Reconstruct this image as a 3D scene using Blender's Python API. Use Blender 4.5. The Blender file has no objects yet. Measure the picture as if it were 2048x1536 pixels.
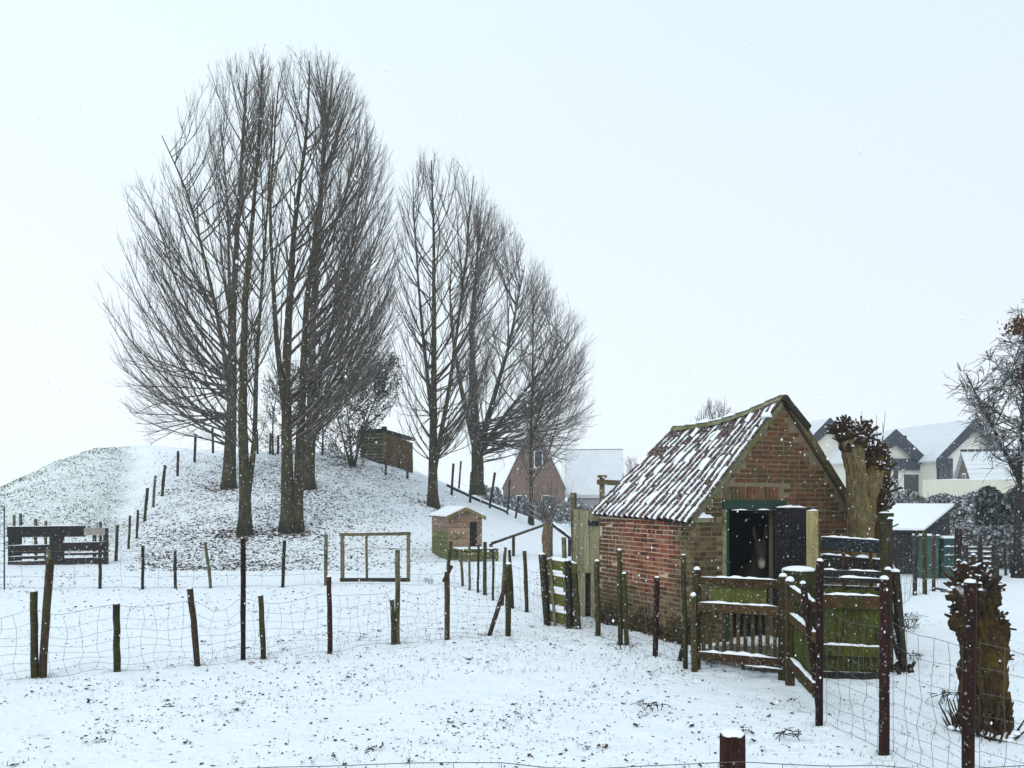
import bpy, math, random
import numpy as np
from mathutils import Vector, Matrix, noise as mnoise

random.seed(7)
rng = np.random.default_rng(7)
sc = bpy.context.scene
COL = sc.collection

# ------------------------------------------------------------------ camera, sky, sun, exposure
F, CX, HY, EYE = 1547.0, 1024.0, 1000.0, 2.2      # focal length in photo pixels, centre, horizon row, eye height
cam_d = bpy.data.cameras.new('camera')
cam = bpy.data.objects.new('camera', cam_d)
COL.objects.link(cam)
cam.location = (0, 0, EYE)
cam.rotation_euler = (math.radians(90), 0, 0)
cam_d.sensor_width = 36.0
cam_d.lens = 36.0 * F / 2048.0
cam_d.shift_y = (HY - 768.0) / 2048.0
cam_d.clip_start = 0.05
cam_d.clip_end = 3000.0
sc.camera = cam

SUN_EL, SUN_AZ = 40.0, 200.0
world = bpy.data.worlds.new('World')
sc.world = world
world.use_nodes = True
wn, wl = world.node_tree.nodes, world.node_tree.links
wn.clear()
w_out = wn.new('ShaderNodeOutputWorld')
w_bg = wn.new('ShaderNodeBackground')
w_sky = wn.new('ShaderNodeTexSky')
w_sky.sky_type = 'NISHITA'
w_sky.sun_disc = False
w_sky.sun_elevation = math.radians(SUN_EL)
w_sky.sun_rotation = math.radians(SUN_AZ)
w_sky.air_density = 1.0
w_sky.dust_density = 3.0
w_geo = wn.new('ShaderNodeTexCoord')
w_sep = wn.new('ShaderNodeSeparateXYZ')
wl.new(w_geo.outputs['Generated'], w_sep.inputs[0])
w_ramp = wn.new('ShaderNodeValToRGB')            # cloud deck: a little brighter and whiter towards the horizon
w_ramp.color_ramp.elements[0].position = 0.0
w_ramp.color_ramp.elements[0].color = (0.885, 0.945, 0.972, 1)
w_ramp.color_ramp.elements[1].position = 0.75
w_ramp.color_ramp.elements[1].color = (0.735, 0.872, 0.96, 1)
wl.new(w_sep.outputs['Z'], w_ramp.inputs[0])
w_side = wn.new('ShaderNodeMapRange')            # the cloud is thinner and brighter on the west side
w_side.inputs['From Min'].default_value = -0.7
w_side.inputs['From Max'].default_value = 0.7
w_side.inputs['To Min'].default_value = 8.9
w_side.inputs['To Max'].default_value = 7.5
wl.new(w_sep.outputs['X'], w_side.inputs['Value'])
w_mul = wn.new('ShaderNodeMixRGB')
w_mul.blend_type = 'MULTIPLY'
w_mul.inputs[0].default_value = 1.0
wl.new(w_ramp.outputs[0], w_mul.inputs[1])
wl.new(w_side.outputs[0], w_mul.inputs[2])
w_mix = wn.new('ShaderNodeMixRGB')
w_mix.inputs[0].default_value = 0.93
wl.new(w_sky.outputs[0], w_mix.inputs[1])
wl.new(w_mul.outputs[0], w_mix.inputs[2])
wl.new(w_mix.outputs[0], w_bg.inputs['Color'])
w_bg.inputs['Strength'].default_value = 0.125
wl.new(w_bg.outputs[0], w_out.inputs[0])

sun_d = bpy.data.lights.new('sun', 'SUN')
sun = bpy.data.objects.new('sun', sun_d)
COL.objects.link(sun)
sun_d.energy = 0.8
sun_d.angle = math.radians(35)
sun_d.color = (1.0, 0.97, 0.93)
_el, _az = math.radians(SUN_EL), math.radians(SUN_AZ)
sun_dir = Vector((math.sin(_az) * math.cos(_el), math.cos(_az) * math.cos(_el), math.sin(_el)))
sun.rotation_euler = sun_dir.to_track_quat('Z', 'Y').to_euler()

sc.view_settings.view_transform = 'Standard'
sc.view_settings.look = 'None'
sc.view_settings.gamma = 1.0
sc.view_settings.use_curve_mapping = False
sc.view_settings.exposure = 0.14
sc.cycles.max_bounces = 8
sc.cycles.volume_bounces = 1
sc.cycles.use_denoising = True
HAZE_DENSITY = 0.0009

# ------------------------------------------------------------------ helpers
def smooth(t):
    t = np.clip(t, 0, 1)
    return t * t * (3 - 2 * t)

def bump(x, y, s, seed=0.0):
    """cheap smooth noise from sines, vectorised"""
    return (np.sin(x * s + 1.7 + seed) * np.cos(y * s * 1.13 + 0.3 - seed) +
            0.6 * np.sin(x * s * 2.3 - y * s * 1.9 + 2.1 * seed + 0.7) +
            0.4 * np.cos(x * s * 4.1 + y * s * 3.7 + seed)) / 2.0

def gz(x, y):
    """terrain height: flat paddock with one wide grassy mound"""
    x = np.asarray(x, float); y = np.asarray(y, float)
    dx = np.where(x > -12, (x + 12) / 18.1, np.where(x < -21, (-21 - x) / 17.0, 0.0))
    dy = (y - 50) / 26.0
    dy = np.where(y > 58, (y - 58) / 20.0, np.where(y > 50, 0.0, dy))
    r = np.sqrt(dx * dx + dy * dy)
    z = 5.2 * smooth(1 - r)
    z = z + 0.95 * np.exp(-((x + 25) ** 2 + (y - 46) ** 2) / 20.0)
    # trodden dip along the fence between the turf and the wooded flank
    ds = (x + 0.46 * y + 1.35) / 1.1
    z = z - 0.42 * np.exp(-(ds - 0.0) ** 2 / 0.9) * smooth((y - 27) / 6) * smooth((49 - y) / 5)
    m = smooth(1 - r * 0.9)
    z = z + m * (0.14 * bump(x, y, 0.55) + 0.07 * bump(x, y, 1.6, 2.0) + 0.035 * bump(x, y, 4.6, 5.0))
    z = z + 0.018 * bump(x, y, 2.1, 1.0) + 0.012 * bump(x, y, 5.3, 4.0)
    return z

def gzf(x, y):
    return float(gz(x, y))

def at(px, py, Y):
    return Vector(((px - CX) / F * Y, Y, EYE + (HY - py) / F * Y))

def hit(px, py, lo=4.0, hi=70.0):
    """where the sight line through a photo pixel meets the terrain"""
    prev = None
    Y = lo
    while Y < hi:
        p = at(px, py, Y)
        if p.z <= gzf(p.x, p.y):
            a, b = prev or Y, Y
            for _ in range(24):
                m = (a + b) / 2
                q = at(px, py, m)
                if q.z <= gzf(q.x, q.y): b = m
                else: a = m
            q = at(px, py, b)
            return Vector((q.x, q.y, gzf(q.x, q.y)))
        prev = Y
        Y += 0.15
    p = at(px, py, hi)
    return Vector((p.x, p.y, gzf(p.x, p.y)))

WPOS = {}
def wpos(o):
    return WPOS.get(o.name, Vector((0, 0, 0)))

def tag(o, label=None, cat=None, group=None, kind=None):
    if label: o['label'] = label
    if cat: o['category'] = cat
    if group: o['group'] = group
    if kind: o['kind'] = kind
    return o

def thing(name, label, cat, loc, group=None):
    o = bpy.data.objects.new(name, None)
    o.empty_display_size = 0.2
    o.location = loc
    COL.objects.link(o)
    WPOS[o.name] = Vector(loc)
    return tag(o, label, cat, group, 'thing')

def link(name, me, parent=None, loc=None):
    o = bpy.data.objects.new(name, me)
    COL.objects.link(o)
    base = Vector(loc) if loc is not None else (wpos(parent) if parent else Vector((0, 0, 0)))
    if parent:
        o.parent = parent
        o.location = base - wpos(parent)
    else:
        o.location = base
    WPOS[o.name] = base
    return o

def np_mesh(name, V, Fc, mat, sm=False):
    """V (n,3), Fc (m,k) with k = 3 or 4"""
    me = bpy.data.meshes.new(name)
    V = np.ascontiguousarray(V, dtype=np.float32)
    Fc = np.ascontiguousarray(Fc, dtype=np.int32)
    k = Fc.shape[1]
    me.vertices.add(len(V)); me.vertices.foreach_set('co', V.ravel())
    me.loops.add(Fc.size); me.loops.foreach_set('vertex_index', Fc.ravel())
    me.polygons.add(len(Fc))
    me.polygons.foreach_set('loop_start', np.arange(0, Fc.size, k, dtype=np.int32))
    me.polygons.foreach_set('loop_total', np.full(len(Fc), k, dtype=np.int32))
    if sm:
        me.polygons.foreach_set('use_smooth', np.ones(len(Fc), dtype=bool))
    me.update(calc_edges=True)
    me.validate()
    if mat: me.materials.append(mat)
    return me

def np_obj(name, V, Fc, mat, parent=None, sm=False, loc=None):
    base = Vector(loc) if loc is not None else (wpos(parent) if parent else Vector((0, 0, 0)))
    V = np.asarray(V, float) - np.array(base)
    return link(name, np_mesh(name, V, Fc, mat, sm), parent, base)

def frame_for(d):
    d = d.normalized()
    a = Vector((0, 0, 1)) if abs(d.z) < 0.9 else Vector((0, 1, 0))
    s = d.cross(a).normalized()
    t = s.cross(d).normalized()
    return s, t

class MB:
    """collects shapes in world coordinates; build() links them as one mesh object"""
    def __init__(self):
        self.v, self.f = [], []
    def add(self, vs, fs):
        n = len(self.v)
        self.v += [tuple(p) for p in vs]
        self.f += [tuple(i + n for i in q) for q in fs]
        return self
    def hexa(self, c):
        """8 corners: bottom loop 0-3, top loop 4-7"""
        return self.add(c, [(3, 2, 1, 0), (4, 5, 6, 7), (0, 1, 5, 4), (1, 2, 6, 5), (2, 3, 7, 6), (3, 0, 4, 7)])
    def box(self, o, ex, ey, ez):
        """corner o and three edge vectors"""
        o, ex, ey, ez = Vector(o), Vector(ex), Vector(ey), Vector(ez)
        return self.hexa([o, o + ex, o + ex + ey, o + ey, o + ez, o + ex + ez, o + ex + ey + ez, o + ey + ez])
    def bar(self, p0, p1, w, h, up=(0, 0, 1), jit=0.0):
        """rectangular bar from p0 to p1; h along 'up', w across"""
        p0, p1, up = Vector(p0), Vector(p1), Vector(up)
        d = (p1 - p0).normalized()
        s = d.cross(up).normalized()
        u = s.cross(d).normalized()
        c = []
        for p in (p0, p1):
            for a, b in ((-1, -1), (1, -1), (1, 1), (-1, 1)):
                q = p + s * (a * w / 2) + u * (b * h / 2)
                if jit: q += Vector((random.uniform(-jit, jit), random.uniform(-jit, jit), random.uniform(-jit, jit)))
                c.append(q)
        n = len(self.v)
        return self.add(c, [(3, 2, 1, 0), (4, 5, 6, 7), (0, 1, 5, 4), (1, 2, 6, 5), (2, 3, 7, 6), (3, 0, 4, 7)])
    def tube(self, pts, rad, sides=8, cap=True, rough=0.0):
        pts = [Vector(p) for p in pts]
        if not hasattr(rad, '__len__'): rad = [rad] * len(pts)
        n0 = len(self.v)
        s = None
        for i, p in enumerate(pts):
            d = (pts[min(i + 1, len(pts) - 1)] - pts[max(i - 1, 0)])
            if d.length < 1e-9: d = Vector((0, 0, 1))
            d.normalize()
            if s is None: s, t = frame_for(d)
            else:
                s = (s - d * s.dot(d)).normalized()
                t = s.cross(d).normalized()
            for k in range(sides):
                a = 2 * math.pi * k / sides
                r = rad[i] * (1 + (random.uniform(-rough, rough) if rough else 0))
                self.v.append(tuple(p + s * (math.cos(a) * r) + t * (math.sin(a) * r)))
        for i in range(len(pts) - 1):
            for k in range(sides):
                a = n0 + i * sides + k; b = n0 + i * sides + (k + 1) % sides
                self.f.append((a, a + sides, b + sides, b))
        if cap:
            self.f.append(tuple(n0 + k for k in range(sides)))
            e = n0 + (len(pts) - 1) * sides
            self.f.append(tuple(e + k for k in reversed(range(sides))))
        return self
    def prism(self, poly, depth):
        """poly: coplanar points in order, depth: extrusion vector"""
        n = len(poly); d = Vector(depth)
        a = [Vector(p) for p in poly]
        vs = a + [p + d for p in a]
        fs = [tuple(range(n)), tuple(range(2 * n - 1, n - 1, -1))]
        for i in range(n):
            j = (i + 1) % n
            fs.append((i, i + n, j + n, j))
        return self.add(vs, fs)
    def dome(self, c, rx, h, sides=8, rings=3, ry=None, wob=0.08):
        ry = ry or rx
        c = Vector(c); n0 = len(self.v)
        for i in range(rings):
            a = (math.pi / 2) * i / rings
            for k in range(sides):
                b = 2 * math.pi * k / sides
                w = 1 + random.uniform(-wob, wob)
                self.v.append((c.x + rx * math.cos(a) * math.cos(b) * w, c.y + ry * math.cos(a) * math.sin(b) * w, c.z + h * math.sin(a)))
        self.v.append((c.x, c.y, c.z + h))
        for i in range(rings - 1):
            for k in range(sides):
                a = n0 + i * sides + k; b = n0 + i * sides + (k + 1) % sides
                self.f.append((a, b, b + sides, a + sides))
        e = n0 + (rings - 1) * sides
        for k in range(sides):
            self.f.append((e + k, e + (k + 1) % sides, len(self.v) - 1))
        self.f.append(tuple(n0 + k for k in reversed(range(sides))))
        return self
    def snow_strip(self, p0, p1, w, h, seg=0.07, gaps=0.0):
        """rounded uneven ridge of snow lying on a rail from p0 to p1"""
        p0, p1 = Vector(p0), Vector(p1)
        L = (p1 - p0).length
        n = max(3, int(L / seg))
        d = (p1 - p0).normalized()
        s = d.cross(Vector((0, 0, 1))).normalized()
        prof = [(-1.0, 0.0), (-0.85, 0.6), (0, 1.0), (0.85, 0.6), (1.0, 0.0)]
        n0 = len(self.v); cnt = 0
        ph = random.uniform(0, 50)
        for i in range(n + 1):
            t = i / n
            end = min(1.0, 4 * t + 0.25, 4 * (1 - t) + 0.25)
            k = (0.75 + 0.35 * math.sin(i * 1.3 + ph) * math.sin(i * 0.7 + ph * 2) + random.uniform(-0.15, 0.15)) * end
            if gaps and math.sin(i * 0.55 + ph) + math.sin(i * 0.23 + ph * 1.7) < -1.6 + gaps: k = 0.05
            ww = w / 2 * (0.9 + random.uniform(-0.08, 0.1))
            for a, b in prof:
                self.v.append(tuple(p0.lerp(p1, t) + s * (a * ww) + Vector((0, 0, b * h * k - 0.003))))
        for i in range(n):
            for k in range(4):
                a = n0 + i * 5 + k
                self.f.append((a, a + 5, a + 6, a + 1))
        self.f.append(tuple(n0 + k for k in range(5)))
        self.f.append(tuple(n0 + n * 5 + k for k in reversed(range(5))))
        return self
    def build(self, name, mat, parent=None, sm=False, loc=None):
        base = Vector(loc) if loc is not None else (wpos(parent) if parent else Vector((0, 0, 0)))
        me = bpy.data.meshes.new(name)
        me.from_pydata([(p[0] - base.x, p[1] - base.y, p[2] - base.z) for p in self.v], [], self.f)
        if sm:
            for p in me.polygons: p.use_smooth = True
        me.update()
        if mat: me.materials.append(mat)
        return link(name, me, parent, base)

def tubes_np(P, R, sides=3):
    """P (n,m,3) paths, R (n,m) radii -> verts, quads (open tubes)"""
    n, m, _ = P.shape
    T = np.empty_like(P)
    T[:, 1:-1] = P[:, 2:] - P[:, :-2]
    T[:, 0] = P[:, 1] - P[:, 0]
    T[:, -1] = P[:, -1] - P[:, -2]
    T /= np.linalg.norm(T, axis=2, keepdims=True) + 1e-9
    ref = np.where(np.abs(T[:, :1, 2:3]) < 0.9, np.array([0, 0, 1.0]), np.array([0, 1.0, 0]))
    ref = np.broadcast_to(ref, T.shape)
    S = np.cross(T, ref); S /= np.linalg.norm(S, axis=2, keepdims=True) + 1e-9
    U = np.cross(S, T)
    ang = np.arange(sides) * 2 * math.pi / sides
    V = P[:, :, None, :] + R[:, :, None, None] * (S[:, :, None, :] * np.cos(ang)[None, None, :, None] + U[:, :, None, :] * np.sin(ang)[None, None, :, None])
    idx = np.arange(n * m * sides).reshape(n, m, sides)
    a = idx[:, :-1, :]; b = np.roll(a, -1, axis=2)
    c = idx[:, 1:, :]; d = np.roll(c, -1, axis=2)
    Q = np.stack([a, c, d, b], axis=-1).reshape(-1, 4)
    return V.reshape(-1, 3), Q

def cat_np(parts):
    Vs, Fs, n = [], [], 0
    for V, Q in parts:
        Vs.append(V); Fs.append(Q + n); n += len(V)
    return np.concatenate(Vs), np.concatenate(Fs)

# ------------------------------------------------------------------ materials
def new_mat(name):
    m = bpy.data.materials.new(name)
    m.use_nodes = True
    nt = m.node_tree
    b = nt.nodes['Principled BSDF']
    return m, nt, b

def rgba(c): return (c[0], c[1], c[2], 1.0)

def n_noise(nt, vec, scale, detail=4.0, rough=0.6):
    n = nt.nodes.new('ShaderNodeTexNoise')
    n.inputs['Scale'].default_value = scale
    n.inputs['Detail'].default_value = detail
    n.inputs['Roughness'].default_value = rough
    if vec is not None: nt.links.new(vec, n.inputs['Vector'])
    return n.outputs['Fac']

def n_ramp(nt, fac, a, b, ca=(0, 0, 0), cb=(1, 1, 1)):
    r = nt.nodes.new('ShaderNodeValToRGB')
    r.color_ramp.elements[0].position = a; r.color_ramp.elements[0].color = rgba(ca)
    r.color_ramp.elements[1].position = b; r.color_ramp.elements[1].color = rgba(cb)
    nt.links.new(fac, r.inputs[0])
    return r.outputs[0]

def n_mix(nt, fac, a, b, mode='MIX'):
    m = nt.nodes.new('ShaderNodeMixRGB')
    m.blend_type = mode
    for i, x in ((0, fac), (1, a), (2, b)):
        if isinstance(x, (int, float)): m.inputs[i].default_value = x
        elif isinstance(x, tuple): m.inputs[i].default_value = rgba(x)
        else: nt.links.new(x, m.inputs[i])
    return m.outputs[0]

def n_math(nt, op, a, b=None):
    m = nt.nodes.new('ShaderNodeMath'); m.operation = op
    for i, x in ((0, a), (1, b)):
        if x is None: continue
        if isinstance(x, (int, float)): m.inputs[i].default_value = x
        else: nt.links.new(x, m.inputs[i])
    return m.outputs[0]

def n_pos(nt, scale=(1, 1, 1)):
    g = nt.nodes.new('ShaderNodeNewGeometry')
    mp = nt.nodes.new('ShaderNodeMapping')
    mp.inputs['Scale'].default_value = scale
    nt.links.new(g.outputs['Position'], mp.inputs['Vector'])
    return mp.outputs[0], g

def n_bump(nt, bsdf, h, strength=0.4, dist=0.01):
    b = nt.nodes.new('ShaderNodeBump')
    b.inputs['Strength'].default_value = strength
    b.inputs['Distance'].default_value = dist
    nt.links.new(h, b.inputs['Height'])
    nt.links.new(b.outputs[0], bsdf.inputs['Normal'])

def top_snow(nt, g, col, lo=0.55, hi=0.8, nscale=9.0, amount=1.0):
    """snow lying on faces that look up, broken by noise"""
    sp = nt.nodes.new('ShaderNodeSeparateXYZ')
    nt.links.new(g.outputs['Normal'], sp.inputs[0])
    up = n_ramp(nt, sp.outputs['Z'], lo, hi)
    nz = n_ramp(nt, n_noise(nt, g.outputs['Position'], nscale, 3), 0.40, 0.55)
    f = n_math(nt, 'MULTIPLY', n_math(nt, 'MULTIPLY', up, nz), amount)
    return n_mix(nt, f, col, (0.84, 0.88, 0.92))

def wood(name, c1, c2, moss=None, moss_lo=0.45, moss_hi=0.6, grain=(28, 28, 2.5), rough=0.8, snow=0.0, spec=0.15, stuck=0.5):
    m, nt, b = new_mat(name)
    v, g = n_pos(nt, grain)
    gr = n_noise(nt, v, 1.0, 6, 0.65)
    col = n_mix(nt, n_ramp(nt, gr, 0.32, 0.68), c1, c2)
    big = n_noise(nt, g.outputs['Position'], 2.6, 5)
    oi = nt.nodes.new('ShaderNodeObjectInfo')
    val = n_math(nt, 'MULTIPLY_ADD', oi.outputs['Random'], 0.6); val.node.inputs[2].default_value = 0.7
    col = n_mix(nt, 1.0, col, val, 'MULTIPLY')
    if moss:
        mf = n_ramp(nt, n_math(nt, 'ADD', n_math(nt, 'MULTIPLY', big, 0.65), n_math(nt, 'MULTIPLY', n_noise(nt, g.outputs['Position'], 22, 4), 0.35)), moss_lo, moss_hi)
        mc = n_mix(nt, n_noise(nt, g.outputs['Position'], 14, 4), moss, (moss[0] * 0.35, moss[1] * 0.38, moss[2] * 0.4))
        col = n_mix(nt, mf, col, mc)
    if snow: col = top_snow(nt, g, col, amount=snow)
    wd = nt.nodes.new('ShaderNodeVectorMath'); wd.operation = 'DOT_PRODUCT'
    nt.links.new(g.outputs['Normal'], wd.inputs[0]); wd.inputs[1].default_value = (-0.75, -0.5, 0.43)
    wf = n_math(nt, 'MULTIPLY', n_ramp(nt, wd.outputs['Value'], 0.35, 0.9), n_ramp(nt, n_noise(nt, g.outputs['Position'], 34, 4, 0.7), 0.60, 0.66))
    col = n_mix(nt, n_math(nt, 'MULTIPLY', wf, stuck), col, (0.80, 0.84, 0.88))
    nt.links.new(col, b.inputs['Base Color'])
    b.inputs['Roughness'].default_value = rough
    b.inputs['Specular IOR Level'].default_value = spec
    n_bump(nt, b, gr, 0.5, 0.006)
    return m

def flat(name, c, rough=0.7, var=0.25, scale=3.0, spec=0.3, metal=0.0):
    m, nt, b = new_mat(name)
    v, g = n_pos(nt)
    col = n_mix(nt, n_noise(nt, v, scale, 5), (c[0] * (1 - var), c[1] * (1 - var), c[2] * (1 - var)), (min(1, c[0] * (1 + var)), min(1, c[1] * (1 + var)), min(1, c[2] * (1 + var))))
    nt.links.new(col, b.inputs['Base Color'])
    b.inputs['Roughness'].default_value = rough
    b.inputs['Specular IOR Level'].default_value = spec
    b.inputs['Metallic'].default_value = metal
    return m

M = {}
def mk_snow():
    m, nt, b = new_mat('snow')
    v, g = n_pos(nt)
    n = n_noise(nt, v, 25, 5)
    nt.links.new(n_mix(nt, n, (0.80, 0.85, 0.90), (0.90, 0.93, 0.96)), b.inputs['Base Color'])
    b.inputs['Roughness'].default_value = 0.65
    b.inputs['Specular IOR Level'].default_value = 0.15
    n_bump(nt, b, n, 0.4, 0.01)
    return m
M['snow'] = mk_snow()
M['flake'] = flat('snowflake', (0.9, 0.93, 0.96), 0.6, 0.02)

def mk_ground():
    m, nt, b = new_mat('snowy_ground')
    v, g = n_pos(nt)
    P = g.outputs['Position']
    sp = nt.nodes.new('ShaderNodeSeparateXYZ'); nt.links.new(P, sp.inputs[0])
    X, Y, Z = sp.outputs
    fine = n_noise(nt, P, 16.0, 5, 0.65)          # specks a few cm across
    mid = n_noise(nt, P, 5.0, 5, 0.7)
    big = n_noise(nt, P, 0.55, 4, 0.6)
    snow = n_mix(nt, n_noise(nt, P, 30, 4), (0.78, 0.84, 0.90), (0.88, 0.92, 0.955))
    soil = n_mix(nt, n_noise(nt, P, 9, 3), (0.035, 0.026, 0.018), (0.09, 0.075, 0.04))
    grass = n_mix(nt, n_noise(nt, P, 7, 3), (0.06, 0.085, 0.03), (0.16, 0.19, 0.09))
    # west half of the mound is grazed turf with the grass showing through a thin cover
    xw = n_math(nt, 'ADD', X, n_math(nt, 'MULTIPLY', Y, 0.46))
    west = n_math(nt, 'MULTIPLY', n_ramp(nt, n_math(nt, 'MULTIPLY_ADD', xw, -0.5), 0.0, 1.0), 1.0)
    west.node.inputs[0].default_value = 0
    wmask = nt.nodes.new('ShaderNodeMapRange')
    wmask.inputs['From Min'].default_value = -0.7; wmask.inputs['From Max'].default_value = -2.6
    nt.links.new(n_math(nt, 'ADD', xw, n_math(nt, 'MULTIPLY', n_math(nt, 'SUBTRACT', n_noise(nt, P, 0.6, 4), 0.5), 5.0)), wmask.inputs['Value'])
    hill = nt.nodes.new('ShaderNodeMapRange')
    hill.inputs['From Min'].default_value = 0.25; hill.inputs['From Max'].default_value = 0.9
    nt.links.new(Z, hill.inputs['Value'])
    turf = n_math(nt, 'MULTIPLY', wmask.outputs[0], hill.outputs[0])
    # threshold of the speck noise: lower = more ground shows
    thr = n_math(nt, 'MULTIPLY_ADD', big, -0.16); thr.node.inputs[2].default_value = 0.69
    # leaf litter on the wooded flank
    ex = n_math(nt, 'ABSOLUTE', n_math(nt, 'ADD', X, 11.5))
    wood_m = nt.nodes.new('ShaderNodeMapRange')
    wood_m.inputs['From Min'].default_value = 8.5; wood_m.inputs['From Max'].default_value = 4.5
    nt.links.new(ex, wood_m.inputs['Value'])
    hill2 = nt.nodes.new('ShaderNodeMapRange')
    hill2.inputs['From Min'].default_value = 0.0; hill2.inputs['From Max'].default_value = 0.4
    nt.links.new(Z, hill2.inputs['Value'])
    litter = n_math(nt, 'MULTIPLY', wood_m.outputs[0], hill2.outputs[0])
    thr2 = n_math(nt, 'SUBTRACT', thr, n_math(nt, 'MULTIPLY', litter, 0.06))
    thr2 = n_math(nt, 'SUBTRACT', thr2, n_math(nt, 'MULTIPLY', turf, 0.05))
    sp_n = n_math(nt, 'ADD', n_math(nt, 'MULTIPLY', fine, 0.6), n_math(nt, 'MULTIPLY', mid, 0.4))
    d = n_math(nt, 'SUBTRACT', sp_n, thr2)
    f = n_ramp(nt, n_math(nt, 'MULTIPLY_ADD', d, 12.0), 0.0, 0.55)
    f.node.inputs[0].links[0].from_node.inputs[2].default_value = 0.1
    pd_ = nt.nodes.new('ShaderNodeVectorMath'); pd_.operation = 'DISTANCE'
    nt.links.new(P, pd_.inputs[0]); pd_.inputs[1].default_value = (3.6, 10.8, 0.0)
    mudr = n_ramp(nt, n_math(nt, 'ADD', n_math(nt, 'MULTIPLY', pd_.outputs['Value'], 0.4), n_math(nt, 'MULTIPLY', n_noise(nt, P, 4.0, 5, 0.7), 0.45)), 0.58, 0.70, (1, 1, 1), (0, 0, 0))
    f = n_math(nt, 'MAXIMUM', f, n_math(nt, 'MULTIPLY', mudr, 0.92))
    tfac = n_math(nt, 'MULTIPLY', turf, n_ramp(nt, n_noise(nt, P, 1.3, 5), 0.25, 0.8))
    snow2 = n_mix(nt, n_math(nt, 'MULTIPLY', tfac, 0.55), snow, (0.42, 0.50, 0.40))
    under = n_mix(nt, turf, soil, grass)
    col = n_mix(nt, f, snow2, under)
    nt.links.new(col, b.inputs['Base Color'])
    b.inputs['Roughness'].default_value = 0.7
    b.inputs['Specular IOR Level'].default_value = 0.12
    h = n_math(nt, 'ADD', n_math(nt, 'MULTIPLY', mid, 0.5), n_math(nt, 'MULTIPLY', n_noise(nt, P, 1.8, 4), 1.0))
    vo = nt.nodes.new('ShaderNodeTexVoronoi'); vo.inputs['Scale'].default_value = 3.4
    nt.links.new(P, vo.inputs['Vector'])
    dent = n_math(nt, 'MULTIPLY', n_ramp(nt, vo.outputs['Distance'], 0.16, 0.30, (1, 1, 1), (0, 0, 0)), n_ramp(nt, n_noise(nt, P, 0.45, 4), 0.46, 0.58))
    h = n_math(nt, 'SUBTRACT', h, n_math(nt, 'MULTIPLY', dent, 0.35))
    n_bump(nt, b, h, 0.65, 0.07)
    return m
M['ground'] = mk_ground()

MOSS = (0.15, 0.19, 0.025)
MOSS_D = (0.06, 0.068, 0.018)
M['post_brown'] = wood('weathered_post', (0.022, 0.014, 0.009), (0.075, 0.047, 0.026), MOSS_D, 0.50, 0.62)
M['post_green'] = wood('mossy_post', (0.014, 0.012, 0.007), (0.052, 0.046, 0.018), (0.062, 0.072, 0.014), 0.46, 0.62, spec=0.1)
M['post_olive'] = wood('grey_olive_post', (0.08, 0.07, 0.04), (0.17, 0.15, 0.09), MOSS_D, 0.48, 0.62)
M['post_red'] = wood('wet_red_brown_post', (0.007, 0.004, 0.0035), (0.038, 0.013, 0.009), None, grain=(46, 46, 5), rough=0.75, spec=0.12)
M['post_dark'] = wood('dark_wet_post', (0.012, 0.010, 0.008), (0.04, 0.032, 0.022), MOSS_D, 0.58, 0.7)
M['gate_wood'] = wood('mossy_gate_wood', (0.02, 0.011, 0.005), (0.08, 0.04, 0.015), (0.06, 0.056, 0.014), 0.50, 0.64, grain=(6, 6, 30), spec=0.12)
M['gate_upright'] = wood('mossy_gate_upright', (0.02, 0.014, 0.006), (0.07, 0.046, 0.016), (0.065, 0.06, 0.014), 0.47, 0.64, spec=0.12)
M['moss_board'] = wood('moss_covered_board', (0.055, 0.056, 0.012), (0.13, 0.135, 0.028), (0.155, 0.16, 0.04), 0.4, 0.62, spec=0.1)
M['moss_plank'] = wood('mossy_plank', (0.016, 0.015, 0.006), (0.065, 0.064, 0.013), (0.092, 0.105, 0.014), 0.42, 0.60, spec=0.1)
M['dark_plank'] = wood('black_wet_plank', (0.008, 0.008, 0.008), (0.028, 0.024, 0.02), None, grain=(5, 5, 30), snow=0.7)
M['teal_plank'] = wood('dark_teal_plank', (0.007, 0.012, 0.015), (0.02, 0.032, 0.036), None, grain=(5, 5, 30), snow=0.7)
M['pale_board'] = wood('pale_yellow_board', (0.20, 0.17, 0.07), (0.36, 0.31, 0.15), (0.18, 0.19, 0.05), 0.5, 0.66)
M['grey_plank'] = wood('grey_green_plank', (0.12, 0.108, 0.055), (0.30, 0.28, 0.17), (0.13, 0.125, 0.05), 0.52, 0.70, grain=(34, 34, 1.6))
M['hen_plank'] = wood('brown_board', (0.17, 0.105, 0.07), (0.30, 0.20, 0.145), (0.13, 0.15, 0.04), 0.52, 0.64, grain=(6, 6, 30))
M['hen_low'] = wood('mossy_low_board', (0.10, 0.09, 0.035), (0.19, 0.17, 0.07), (0.12, 0.15, 0.03), 0.40, 0.58, grain=(6, 6, 30))
M['frame_wood'] = wood('olive_timber', (0.09, 0.07, 0.035), (0.19, 0.15, 0.08), MOSS_D, 0.5, 0.65)
M['pale_grey'] = wood('pale_grey_board', (0.20, 0.18, 0.16), (0.36, 0.33, 0.30), None, grain=(6, 6, 30))
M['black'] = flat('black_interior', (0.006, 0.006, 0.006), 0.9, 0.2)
M['wire'] = flat('galvanised_wire', (0.12, 0.115, 0.105), 0.55, 0.3, metal=0.3)
M['rust_wire'] = flat('rusty_wire', (0.14, 0.10, 0.07), 0.6, 0.3, metal=0.2)
M['green_metal'] = flat('green_coated_steel', (0.03, 0.075, 0.055), 0.45, 0.2)

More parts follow.
